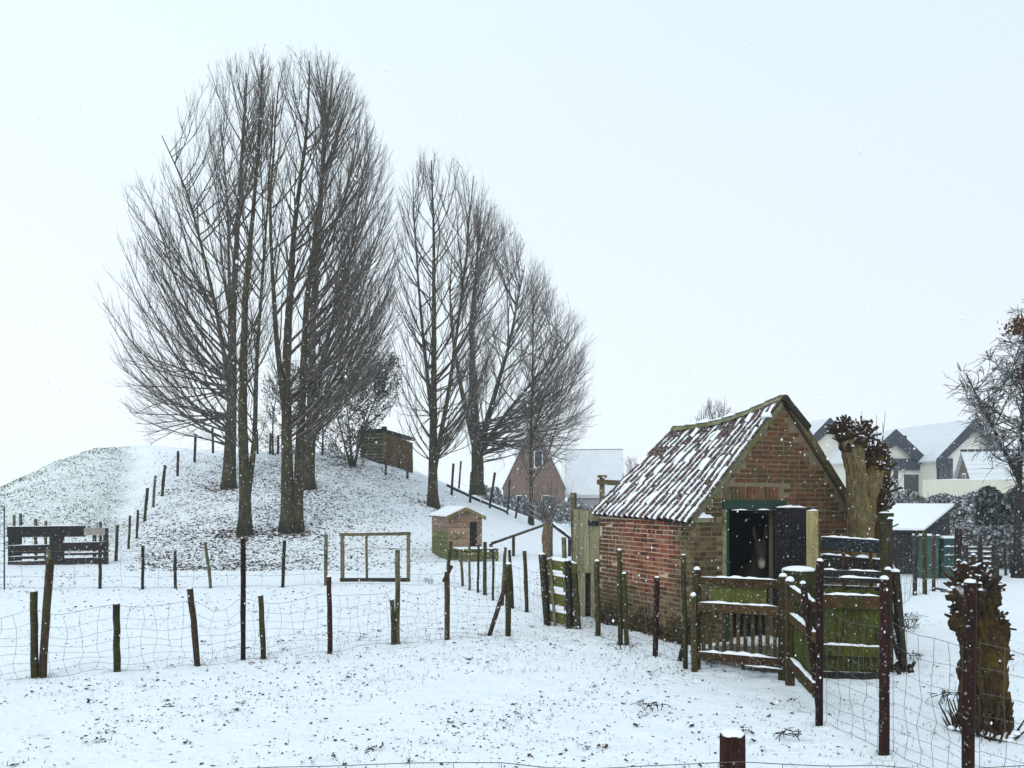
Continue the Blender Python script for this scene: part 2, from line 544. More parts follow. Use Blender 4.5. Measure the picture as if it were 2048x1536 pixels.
def mk_bark(name, c1, c2, moss, lo, hi, snow=0.35, scale=(7, 7, 1.6), slo=0.45, shi=0.85):
    m, nt, b = new_mat(name)
    v, g = n_pos(nt, scale)
    gr = n_noise(nt, v, 2.2, 6, 0.7)
    col = n_mix(nt, n_ramp(nt, gr, 0.35, 0.65), c1, c2)
    mf = n_ramp(nt, n_noise(nt, g.outputs['Position'], 2.0, 6, 0.7), lo, hi)
    col = n_mix(nt, mf, col, n_mix(nt, n_noise(nt, g.outputs['Position'], 12, 3), moss, (moss[0] * .5, moss[1] * .5, moss[2] * .5)))
    if snow: col = top_snow(nt, g, col, slo, shi, 5.0, snow)
    nt.links.new(col, b.inputs['Base Color'])
    b.inputs['Roughness'].default_value = 0.9
    b.inputs['Specular IOR Level'].default_value = 0.1
    n_bump(nt, b, gr, 1.0, 0.05)
    return m
M['bark'] = mk_bark('mossy_grey_bark', (0.018, 0.014, 0.009), (0.075, 0.062, 0.036), (0.10, 0.092, 0.035), 0.46, 0.66, 0.25)
M['branch'] = mk_bark('branch_bark', (0.035, 0.028, 0.021), (0.105, 0.085, 0.064), (0.10, 0.088, 0.05), 0.5, 0.7, 0.7, slo=0.35, shi=0.7)
M['twig'] = mk_bark('twig_bark', (0.12, 0.10, 0.09), (0.23, 0.20, 0.18), (0.12, 0.105, 0.075), 0.55, 0.75, 1.0, slo=0.15, shi=0.5)
M['snow_twig'] = mk_bark('snowy_twig_bark', (0.03, 0.026, 0.022), (0.08, 0.068, 0.058), (0.07, 0.06, 0.05), 0.6, 0.8, 1.0, slo=0.0, shi=0.35)
M['pollard'] = mk_bark('yellow_lichen_bark', (0.075, 0.058, 0.026), (0.27, 0.22, 0.11), (0.20, 0.125, 0.022), 0.50, 0.60, 0.5, (16, 16, 4))
M['pollard_dark'] = mk_bark('dark_knotty_bark', (0.018, 0.012, 0.006), (0.105, 0.07, 0.03), (0.16, 0.11, 0.02), 0.52, 0.66, 0.8, (16, 16, 5))
M['stub'] = mk_bark('cut_shoot_bark', (0.03, 0.017, 0.012), (0.09, 0.055, 0.035), (0.10, 0.07, 0.03), 0.55, 0.7, 1.0, (16, 16, 5))

def leaf_mat(name, cols, rough=0.8):
    m, nt, b = new_mat(name)
    g = nt.nodes.new('ShaderNodeNewGeometry')
    r = nt.nodes.new('ShaderNodeValToRGB')
    els = r.color_ramp.elements
    els[0].color = rgba(cols[0]); els[1].color = rgba(cols[-1])
    for i, c in enumerate(cols[1:-1]):
        e = els.new((i + 1) / (len(cols) - 1)); e.color = rgba(c)
    nt.links.new(g.outputs['Random Per Island'], r.inputs[0])
    nt.links.new(r.outputs[0], b.inputs['Base Color'])
    b.inputs['Roughness'].default_value = rough
    b.inputs['Specular IOR Level'].default_value = 0.1
    return m
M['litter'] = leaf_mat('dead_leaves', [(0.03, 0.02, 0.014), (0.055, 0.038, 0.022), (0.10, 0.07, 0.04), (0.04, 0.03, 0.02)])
M['grass'] = leaf_mat('winter_grass', [(0.05, 0.07, 0.02), (0.10, 0.12, 0.04), (0.17, 0.17, 0.08), (0.07, 0.09, 0.03)])
M['turf'] = leaf_mat('turf_tufts', [(0.05, 0.06, 0.03), (0.10, 0.115, 0.06), (0.15, 0.165, 0.10), (0.06, 0.07, 0.04)])
M['ivy'] = leaf_mat('ivy_leaves', [(0.03, 0.034, 0.016), (0.06, 0.052, 0.024), (0.10, 0.07, 0.03), (0.035, 0.03, 0.02)])
M['hedge'] = leaf_mat('hedge_leaves', [(0.05, 0.052, 0.045), (0.75, 0.79, 0.83), (0.09, 0.085, 0.07), (0.04, 0.045, 0.04), (0.55, 0.58, 0.6)])
M['evergreen'] = leaf_mat('evergreen_leaves', [(0.018, 0.028, 0.022), (0.05, 0.065, 0.05), (0.03, 0.04, 0.03), (0.35, 0.39, 0.40), (0.02, 0.03, 0.025)])
M['brown_leaf'] = leaf_mat('brown_beech_leaves', [(0.05, 0.022, 0.01), (0.12, 0.05, 0.02), (0.06, 0.03, 0.015)])

def mk_brick(name, per_island):
    m, nt, b = new_mat(name)
    v, g = n_pos(nt)
    P = g.outputs['Position']
    if per_island: rnd = g.outputs['Random Per Island']
    else:
        oi = nt.nodes.new('ShaderNodeObjectInfo'); rnd = oi.outputs['Random']
    r = nt.nodes.new('ShaderNodeValToRGB')
    els = r.color_ramp.elements
    els[0].position = 0; els[0].color = rgba((0.13, 0.028, 0.017))
    els[1].position = 1; els[1].color = rgba((0.24, 0.065, 0.03))
    for p, c in ((0.2, (0.23, 0.045, 0.022)), (0.42, (0.33, 0.10, 0.04)), (0.58, (0.055, 0.02, 0.015)), (0.75, (0.19, 0.042, 0.024)), (0.88, (0.27, 0.17, 0.085))):
        e = els.new(p); e.color = rgba(c)
    nt.links.new(rnd, r.inputs[0])
    col = r.outputs[0]
    col = n_mix(nt, n_ramp(nt, n_noise(nt, P, 30, 4), 0.35, 0.7), col, (0.10, 0.05, 0.035), 'MIX')
    col.node.inputs[0].links[0].from_node.color_ramp.elements[1].color = rgba((0.45, 0.45, 0.45))
    sp = nt.nodes.new('ShaderNodeSeparateXYZ'); nt.links.new(P, sp.inputs[0])
    # algae and moss: near the ground, at the corner pier and in patches
    patch = n_noise(nt, P, 1.7, 6, 0.7)
    low = nt.nodes.new('ShaderNodeMapRange')
    low.inputs['From Min'].default_value = 0.95; low.inputs['From Max'].default_value = 0.25
    nt.links.new(sp.outputs['Z'], low.inputs['Value'])
    corner = nt.nodes.new('ShaderNodeMapRange')
    corner.inputs['From Min'].default_value = 0.75; corner.inputs['From Max'].default_value = 0.25
    vd = nt.nodes.new('ShaderNodeVectorMath'); vd.operation = 'DISTANCE'
    cb = nt.nodes.new('ShaderNodeCombineXYZ')
    nt.links.new(sp.outputs['X'], cb.inputs[0]); nt.links.new(sp.outputs['Y'], cb.inputs[1])
    nt.links.new(cb.outputs[0], vd.inputs[0]); vd.inputs[1].default_value = (2.95, 11.79, 0)
    nt.links.new(vd.outputs['Value'], corner.inputs['Value'])
    mm = n_math(nt, 'MAXIMUM', low.outputs[0], corner.outputs[0])
    f = n_ramp(nt, n_math(nt, 'ADD', n_math(nt, 'MULTIPLY', patch, 0.9), n_math(nt, 'MULTIPLY', mm, 0.32)), 0.52, 0.66)
    mc = n_mix(nt, n_noise(nt, P, 18, 4), (0.022, 0.02, 0.011), (0.14, 0.125, 0.06))
    mval = n_math(nt, 'MULTIPLY_ADD', rnd, 1.3); mval.node.inputs[2].default_value = 0.35
    mc = n_mix(nt, 1.0, mc, mval, 'MULTIPLY')
    f2 = n_math(nt, 'MULTIPLY', f, 0.84)
    col = n_mix(nt, f2, col, mc)
    smear = n_ramp(nt, n_noise(nt, P, 5.5, 6, 0.75), 0.56, 0.64)
    col = n_mix(nt, n_math(nt, 'MULTIPLY', smear, 0.6), col, (0.36, 0.27, 0.18))
    stain = n_ramp(nt, n_noise(nt, P, 3.3, 6, 0.75), 0.53, 0.63)
    col = n_mix(nt, n_math(nt, 'MULTIPLY', stain, 0.75), col, (0.035, 0.024, 0.018))
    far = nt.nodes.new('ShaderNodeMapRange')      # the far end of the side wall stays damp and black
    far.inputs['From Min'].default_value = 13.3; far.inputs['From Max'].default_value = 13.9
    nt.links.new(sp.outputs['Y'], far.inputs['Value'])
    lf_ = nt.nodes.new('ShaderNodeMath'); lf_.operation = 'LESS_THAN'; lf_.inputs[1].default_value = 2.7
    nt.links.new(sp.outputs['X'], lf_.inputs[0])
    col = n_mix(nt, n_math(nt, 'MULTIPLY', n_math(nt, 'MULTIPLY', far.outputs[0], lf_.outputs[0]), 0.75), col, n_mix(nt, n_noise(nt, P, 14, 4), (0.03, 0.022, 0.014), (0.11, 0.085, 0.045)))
    gab = nt.nodes.new('ShaderNodeMapRange')      # old soot and lichen on the gable
    gab.inputs['From Min'].default_value = 2.85; gab.inputs['From Max'].default_value = 3.2
    nt.links.new(sp.outputs['X'], gab.inputs['Value'])
    grime = n_ramp(nt, n_noise(nt, P, 2.6, 6, 0.7), 0.36, 0.62)
    grime = n_math(nt, 'MULTIPLY_ADD', grime, 0.65); grime.node.inputs[2].default_value = 0.28
    col = n_mix(nt, n_math(nt, 'MULTIPLY', gab.outputs[0], grime), col, n_mix(nt, n_noise(nt, P, 9, 4), (0.035, 0.018, 0.012), (0.10, 0.075, 0.028)))
    yel = n_math(nt, 'MULTIPLY', gab.outputs[0], n_ramp(nt, n_noise(nt, P, 4.4, 6, 0.75), 0.57, 0.66))
    col = n_mix(nt, n_math(nt, 'MULTIPLY', yel, 0.7), col, n_mix(nt, rnd, (0.10, 0.08, 0.02), (0.30, 0.24, 0.10)))
    nt.links.new(col, b.inputs['Base Color'])
    b.inputs['Roughness'].default_value = 0.85
    b.inputs['Specular IOR Level'].default_value = 0.15
    n_bump(nt, b, n_noise(nt, P, 45, 5), 0.6, 0.008)
    return m
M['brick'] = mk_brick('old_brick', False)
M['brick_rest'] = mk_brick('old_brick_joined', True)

def mk_mortar():
    m, nt, b = new_mat('lime_mortar')
    v, g = n_pos(nt)
    P = g.outputs['Position']
    sp = nt.nodes.new('ShaderNodeSeparateXYZ'); nt.links.new(P, sp.inputs[0])
    col = n_mix(nt, n_noise(nt, P, 6, 5), (0.62, 0.45, 0.33), (0.40, 0.31, 0.22))
    low = nt.nodes.new('ShaderNodeMapRange')
    low.inputs['From Min'].default_value = 1.0; low.inputs['From Max'].default_value = 0.3
    nt.links.new(sp.outputs['Z'], low.inputs['Value'])
    gab = nt.nodes.new('ShaderNodeMapRange')      # the gable pointing is older and grimier
    gab.inputs['From Min'].default_value = 2.8; gab.inputs['From Max'].default_value = 3.1
    nt.links.new(sp.outputs['X'], gab.inputs['Value'])
    vd = nt.nodes.new('ShaderNodeVectorMath'); vd.operation = 'DISTANCE'
    nt.links.new(P, vd.inputs[0])
    cb = nt.nodes.new('ShaderNodeCombineXYZ'); cb.inputs[0].default_value = 2.95; cb.inputs[1].default_value = 11.79
    nt.links.new(sp.outputs['Z'], cb.inputs[2]); nt.links.new(cb.outputs[0], vd.inputs[1])
    cor = nt.nodes.new('ShaderNodeMapRange')
    cor.inputs['From Min'].default_value = 0.75; cor.inputs['From Max'].default_value = 0.3
    nt.links.new(vd.outputs['Value'], cor.inputs['Value'])
    f = n_math(nt, 'MAXIMUM', n_math(nt, 'MAXIMUM', low.outputs[0], gab.outputs[0]), cor.outputs[0])
    col = n_mix(nt, n_math(nt, 'MULTIPLY', f, 0.85), col, n_mix(nt, n_noise(nt, P, 9, 5), (0.04, 0.035, 0.02), (0.17, 0.145, 0.08)))
    nt.links.new(col, b.inputs['Base Color'])
    b.inputs['Roughness'].default_value = 0.95
    n_bump(nt, b, n_noise(nt, P, 60, 4), 0.6, 0.006)
    return m
M['mortar'] = mk_mortar()

def mk_tile():
    m, nt, b = new_mat('clay_pantile')
    v, g = n_pos(nt)
    P = g.outputs['Position']
    oi = nt.nodes.new('ShaderNodeObjectInfo')
    col = n_mix(nt, oi.outputs['Random'], (0.085, 0.025, 0.017), (0.03, 0.015, 0.013))
    f = n_ramp(nt, n_noise(nt, P, 5, 5), 0.5, 0.65)
    col = n_mix(nt, f, col, (0.05, 0.04, 0.025))
    dust = n_ramp(nt, n_noise(nt, P, 26, 5, 0.7), 0.52, 0.66)
    col = n_mix(nt, n_math(nt, 'MULTIPLY', dust, 0.6), col, (0.7, 0.74, 0.78))
    nt.links.new(col, b.inputs['Base Color'])
    b.inputs['Roughness'].default_value = 0.7
    n_bump(nt, b, n_noise(nt, P, 40, 4), 0.4, 0.005)
    return m
M['tile'] = mk_tile()
M['lichen'] = wood('lichen_mortar', (0.12, 0.115, 0.06), (0.26, 0.25, 0.16), (0.15, 0.15, 0.05), 0.45, 0.6, grain=(9, 9, 9))
M['green_paint'] = flat('dark_green_paint', (0.008, 0.036, 0.022), 0.6, 0.35, 12)
M['door'] = wood('black_tarred_door', (0.007, 0.007, 0.009), (0.022, 0.02, 0.022), None)
# houses
M['cream'] = flat('cream_render', (0.68, 0.66, 0.58), 0.85, 0.06, 1.0)
M['cream_low'] = flat('yellow_cream_render', (0.58, 0.58, 0.48), 0.85, 0.08, 1.0)
M['slate_board'] = flat('blue_grey_board', (0.03, 0.037, 0.052), 0.6, 0.15, 2.0)
M['blue_wall'] = flat('blue_grey_cladding', (0.14, 0.18, 0.23), 0.7, 0.12, 1.0)
def mk_roof_snow():
    m, nt, b = new_mat('thin_roof_snow')          # tile courses just showing through a thin cover
    v, g = n_pos(nt)
    P = g.outputs['Position']
    sp = nt.nodes.new('ShaderNodeSeparateXYZ'); nt.links.new(P, sp.inputs[0])
    zz = n_math(nt, 'ADD', n_math(nt, 'MULTIPLY', sp.outputs['Z'], 4.2), n_math(nt, 'MULTIPLY', n_noise(nt, P, 1.5, 3), 0.35))
    line = n_ramp(nt, n_math(nt, 'FRACT', zz), 0.0, 0.3, (1, 1, 1), (0, 0, 0))
    thin = n_ramp(nt, n_noise(nt, P, 0.9, 5, 0.7), 0.40, 0.65)
    f = n_math(nt, 'MULTIPLY', n_math(nt, 'MAXIMUM', n_math(nt, 'MULTIPLY', line, 0.45), 0.12), n_math(nt, 'MULTIPLY_ADD', thin, 0.8))
    col = n_mix(nt, f, (0.72, 0.76, 0.80), (0.26, 0.28, 0.31))
    nt.links.new(col, b.inputs['Base Color'])
    b.inputs['Roughness'].default_value = 0.75
    n_bump(nt, b, line, 0.4, 0.03)
    return m
M['roof_snow'] = mk_roof_snow()
M['pane'] = flat('window_pane', (0.03, 0.04, 0.05), 0.12, 0.2, 1.0, 0.6)
M['white_trim'] = flat('white_trim', (0.72, 0.73, 0.72), 0.6, 0.05)
M['brown_gable'] = flat('brown_boarding', (0.14, 0.10, 0.07), 0.8, 0.2, 4.0)
M['red_brick'] = flat('pale_red_brick', (0.165, 0.108, 0.085), 0.9, 0.35, 8.0)
M['grey_brick'] = flat('grey_brick', (0.26, 0.25, 0.26), 0.9, 0.2, 6.0)
M['tar'] = flat('black_tarred_board', (0.016, 0.018, 0.022), 0.7, 0.3, 5.0)  # tarred boards; also colours the added shade panels inside the brick shed
M['reed'] = wood('brown_reed', (0.07, 0.043, 0.02), (0.15, 0.095, 0.045), None, grain=(22, 22, 2))
M['fur'] = None

# ------------------------------------------------------------------ ground
def make_ground():
    xs = np.concatenate([-np.geomspace(300, 42, 14), np.arange(-40, -14, 0.42), np.arange(-14, 14, 0.15), np.arange(14, 40, 0.6), np.geomspace(42, 300, 14)])
    ys = np.concatenate([np.linspace(-40, 1.5, 10), np.arange(2, 16, 0.13), np.arange(16, 30, 0.25), np.arange(30, 66, 0.4), np.geomspace(68, 600, 22)])
    X, Y = np.meshgrid(xs, ys)
    Z = gz(X, Y)
    near = np.clip((26 - Y) / 10, 0, 1)
    Z = Z + near * 0.008 * rng.standard_normal(Z.shape)
    ny, nx = X.shape
    V = np.stack([X, Y, Z], -1).reshape(-1, 3)
    i = np.arange(nx * ny).reshape(ny, nx)
    Q = np.stack([i[:-1, :-1], i[:-1, 1:], i[1:, 1:], i[1:, :-1]], -1).reshape(-1, 4)
    tag(np_obj('ground', V, Q, M['ground'], sm=True), kind='structure')
make_ground()

# ------------------------------------------------------------------ houses far behind
def gable_house(name, label, base, ang, halfw, eave, ridge, length, wall_m, roof_m, barge_m, barge=0.5, over=0.35, cat='house', parts=None):
    """gable end faces the camera; base = ground point under the middle of the gable; ang turns the ridge away"""
    base = Vector(base)
    e1 = Vector((math.cos(ang), math.sin(ang), 0)); e2 = Vector((-math.sin(ang), math.cos(ang), 0)); up = Vector((0, 0, 1))
    root = thing(name, label, cat, base)
    def P(a, b, z): return base + e1 * a + e2 * b + up * z
    MB().prism([P(-halfw, 0, -0.3), P(halfw, 0, -0.3), P(halfw, 0, eave), P(0, 0, ridge), P(-halfw, 0, eave)], e2 * length).build('wall', wall_m, root)
    sl = (ridge - eave) / halfw
    for s in (-1, 1):
        a0 = s * (halfw + over); z0 = eave - sl * over
        th = 0.16
        MB().prism([P(a0, -0.3, z0 + 0.02), P(a0, -0.3, z0 + th), P(0, -0.3, ridge + th), P(0, -0.3, ridge + 0.02)], e2 * (length + 0.6)).build('roof', roof_m, root)
        if barge_m:
            MB().prism([P(a0, -0.42, z0 - barge * 0.6), P(a0, -0.42, z0 + th + 0.03), P(0, -0.42, ridge + th + 0.03), P(0, -0.42, ridge - barge)], e2 * 0.11).build('bargeboard', barge_m, root)
    def window(a, z, w, h, sill=True, mat=None):
        fr = MB().box(P(a - w / 2, -0.05, z), e1 * w, e2 * 0.09, up * h).build('window', M['white_trim'], root)
        MB().box(P(a - w / 2 + 0.08, -0.065, z + 0.08), e1 * (w - 0.16), e2 * 0.05, up * (h - 0.16)).build('pane', mat or M['pane'], fr)
        if sill:
            MB().box(P(a - w / 2 - 0.08, -0.15, z - 0.09), e1 * (w + 0.16), e2 * 0.14, up * 0.08).build('sill', M['white_trim'], fr)
    return root, P, e1, e2, window

# paired cream houses with dark bargeboards
Yc = 60.0
g1 = at(1945, 1000, Yc); g1.z = 0
r1, P1, a1, b1, win1 = gable_house('cream_house', 'cream rendered house with wide dark bargeboards on the taller gable, right of the valley', g1, 0.20, 3.25, 5.35, 8.35, 9.0, M['cream'], M['roof_snow'], M['slate_board'], 0.75, 0.25)
MB().box(P1(-3.2, -0.12, 2.9), a1 * 1.35, b1 * 0.1, Vector((0, 0, 2.5))).build('cladding_panel', M['slate_board'], r1)
for k in range(3):
    MB().box(P1(-3.1 + 0.43 * k, -0.17, 3.0), a1 * 0.33, b1 * 0.05, Vector((0, 0, 1.7))).build('pane', M['pane'], r1)
MB().box(P1(-1.5, -0.05, 6.35), a1 * 0.75, b1 * 0.07, Vector((0, 0, 0.7))).build('vent_panel', M['white_trim'], r1)
MB().tube([P1(-2.6, 4.2, 6.2), P1(-2.6, 4.2, 7.5)], 0.11, 8).build('flue_pipe', M['tar'], r1)
g2 = at(1786, 1000, Yc + 0.8); g2.z = 0
r2, P2, a2, b2, win2 = gable_house('cream_house', 'cream rendered house with the lower dark gable, left of the valley behind the pollard', g2, 0.20, 2.75, 5.3, 7.55, 8.5, M['cream'], M['roof_snow'], M['slate_board'], 1.0, 0.25)
MB().box(P2(-0.2, -0.25, 4.55), a2 * 2.6, b2 * 0.2, Vector((0, 0, 0.9))).build('fascia', M['slate_board'], r2)
MB().box(P2(0.05, -0.12, 0.4), a2 * 0.32, b2 * 0.1, Vector((0, 0, 4.1))).build('cladding_panel', M['slate_board'], r2)
win2(1.6, 2.4, 1.5, 1.9)
win2(1.75, 0.9, 2.1, 0.65)
g3 = at(1655, 1000, 66); g3.z = 0
r3, P3, a3, b3, win3 = gable_house('cream_house', 'cream gabled house seen between the brick shed roof and the pollard', g3, 0.22, 3.1, 6.1, 9.0, 9.0, M['cream'], M['roof_snow'], M['slate_board'], 0.9, 0.25)
win3(0.4, 4.0, 1.1, 1.2)
# tile roofed annexe with brown gable
g4 = at(1929, 1000, 46); g4.z = 0
root = thing('garden_house', 'low house with snowy tiled roof and small brown boarded gable before the cream houses', 'house', g4)
e1 = Vector((0.97, 0.24, 0)); e2 = Vector((-0.24, 0.97, 0))
def P4(a, b, z): return g4 + Vector((0.965, -0.26, 0)) * b + Vector((0.26, 0.965, 0)) * a + Vector((0, 0, z))
MB().prism([P4(-1.6, 0, -0.3), P4(1.6, 0, -0.3), P4(1.6, 0, 3.4), P4(0, 0, 4.95), P4(-1.6, 0, 3.4)], Vector((0.965, -0.26, 0)) * 9).build('wall', M['brown_gable'], root)
for s in (-1, 1):
    nrow = 6
    for k in range(nrow):                        # courses of roof tiles stepping up the slope
        f0, f1 = k / nrow, (k + 1) / nrow + 0.02
        a0, z0 = s * 1.85 * (1 - f0), 3.3 + 1.75 * f0; a1_, z1 = s * 1.85 * (1 - f1), 3.3 + 1.75 * f1
        MB().prism([P4(a0, -0.2, z0), P4(a0, -0.2, z0 + 0.13), P4(a1_, -0.2, z1 + 0.06), P4(a1_, -0.2, z1)], Vector((0.965, -0.26, 0)) * 9.4).build('tile_course', M['roof_snow'], root)
mb = MB()
for k in range(24):
    mb.tube([P4(0, -0.2 + k * 0.39, 5.12), P4(0, 0.13 + k * 0.39, 5.12)], 0.11, 6)
mb.build('ridge_tiles', M['slate_board'], root)
w_ = MB().box(P4(-0.35, -0.04, 2.6), Vector((0.26, 0.965, 0)) * 0.7, Vector((0.965, -0.26, 0)) * 0.08, Vector((0, 0, 1.2))).build('window', M['white_trim'], root)
MB().box(P4(-0.26, -0.06, 2.7), Vector((0.26, 0.965, 0)) * 0.52, Vector((0.965, -0.26, 0)) * 0.04, Vector((0, 0, 1.0))).build('pane', M['pane'], w_)
# cream garden wall
p0, p1 = at(1846, 1000, 43), at(2130, 1000, 41)
p0.z = p1.z = 0
root = thing('garden_wall', 'long pale yellow rendered wall with low vents below the gabled houses', 'wall', p0)
d = (p1 - p0).normalized(); nrm = Vector((-d.y, d.x, 0))
MB().box(p0 - Vector((0, 0, .3)), p1 - p0, nrm * 0.25, Vector((0, 0, 3.62))).build('wall', M['cream_low'], root)
MB().snow_strip(p0 + nrm * 0.12 + Vector((0, 0, 3.32)), p1 + nrm * 0.12 + Vector((0, 0, 3.32)), 0.28, 0.05, 0.5).build('snow', M['snow'], root)
for t in (0.16,):
    q = p0.lerp(p1, t) - nrm * 0.03
    fr = MB().box(q + Vector((0, 0, 2.0)) - d * 0.6, d * 1.25, nrm * 0.06, Vector((0, 0, 0.48))).build('vent', M['white_trim'], root)
    MB().box(q + Vector((0, 0, 2.1)) - d * 0.5 - nrm * 0.02, d * 1.05, nrm * 0.05, Vector((0, 0, 0.3))).build('grille', M['pane'], fr)

# brick house and grey house beyond the mound
gb = at(1068, 1000, 80); gb.z = 0
rb, Pb, ab, bb, winb = gable_house('brick_house', 'pale red brick house with steep gable seen through the bare branches', gb, -0.02, 3.2, 3.6, 10.3, 8.0, M['red_brick'], M['roof_snow'], None, cat='house', over=0.15)
winb(0.45, 5.6, 0.9, 1.7)
winb(-1.3, 1.2, 1.1, 1.5); winb(1.3, 1.2, 1.1, 1.5)
gg = at(1138, 1000, 86); gg.z = 0
# the grey house shows its long snowy roof slope; gable to the west
root = thing('grey_house', 'grey house with snowy roof slope and blue grey gable left of the brick shed', 'house', gg)
eu = Vector((0.97, -0.10, 0)).normalized(); ev = Vector((0.10, 0.97, 0)).normalized()
def PG(a, b, z): return gg + eu * a + ev * b + Vector((0, 0, z))
MB().prism([PG(0, 3, -0.3), PG(0, -3, -0.3), PG(0, -3, 3.0), PG(0, 0, 7.5), PG(0, 3, 3.0)], eu * 5.7).build('wall', M['grey_brick'], root)
MB().prism([PG(-0.06, 2.9, 0.2), PG(-0.06, -2.9, 0.2), PG(-0.06, -2.9, 3.0), PG(-0.06, 0, 7.35), PG(-0.06, 2.9, 3.0)], eu * 0.05).build('cladding', M['blue_wall'], root)
for s in (-1, 1):
    MB().prism([PG(-0.35, s * 3.3, 2.66), PG(-0.35, s * 3.3, 2.86), PG(-0.35, 0, 7.78), PG(-0.35, 0, 7.55)], eu * 6.3).build('roof', M['roof_snow'], root)
    MB().prism([PG(-0.46, s * 3.36, 2.45), PG(-0.46, s * 3.36, 2.9), PG(-0.46, 0, 7.84), PG(-0.46, 0, 7.3)], eu * 0.1).build('bargeboard', M['white_trim'], root)
MB().tube([PG(-0.35, 0, 7.78), PG(5.95, 0, 7.8)], 0.06, 6).build('ridge', M['grey_brick'], root)
fr = MB().box(PG(-0.12, -0.5, 4.0), ev * 1.1, eu * 0.08, Vector((0, 0, 1.5))).build('window', M['white_trim'], root)
MB().box(PG(-0.14, -0.4, 4.1), ev * 0.9, eu * 0.05, Vector((0, 0, 1.3))).build('pane', M['pane'], fr)
fr = MB().box(PG(3.4, -3.05, 0.9), eu * 1.8, ev * 0.08, Vector((0, 0, 1.3))).build('window', M['white_trim'], root)
MB().box(PG(3.5, -3.08, 1.0), eu * 1.6, ev * 0.05, Vector((0, 0, 1.1))).build('pane', M['pane'], fr)
MB().box(PG(-0.5, -3.25, 2.45), eu * 6.5, ev * 0.14, Vector((0, 0, 0.14))).build('gutter', M['white_trim'], root)

# ------------------------------------------------------------------ trees
def leaf_cloud(C, size, aspect=1.6):
    """small bent leaves (two triangles) centred at C (n,3)"""
    n = len(C)
    a = rng.standard_normal((n, 3)); a /= np.linalg.norm(a, axis=1, keepdims=True)
    b = np.cross(a, rng.standard_normal((n, 3))); b /= np.linalg.norm(b, axis=1, keepdims=True)
    s = (size * rng.uniform(0.6, 1.4, n))[:, None]
    c = np.cross(a, b)
    v0 = C - a * s * aspect * 0.5; v1 = C + b * s * 0.5 + c * s * 0.15; v2 = C + a * s * aspect * 0.5; v3 = C - b * s * 0.5 + c * s * 0.15
    V = np.stack([v0, v1, v2, v3], 1).reshape(-1, 3)
    i = np.arange(n)[:, None] * 4
    return V, (i + np.array([[0, 1, 2, 3]]))

def unit(a):
    return a / (np.linalg.norm(a, axis=-1, keepdims=True) + 1e-9)

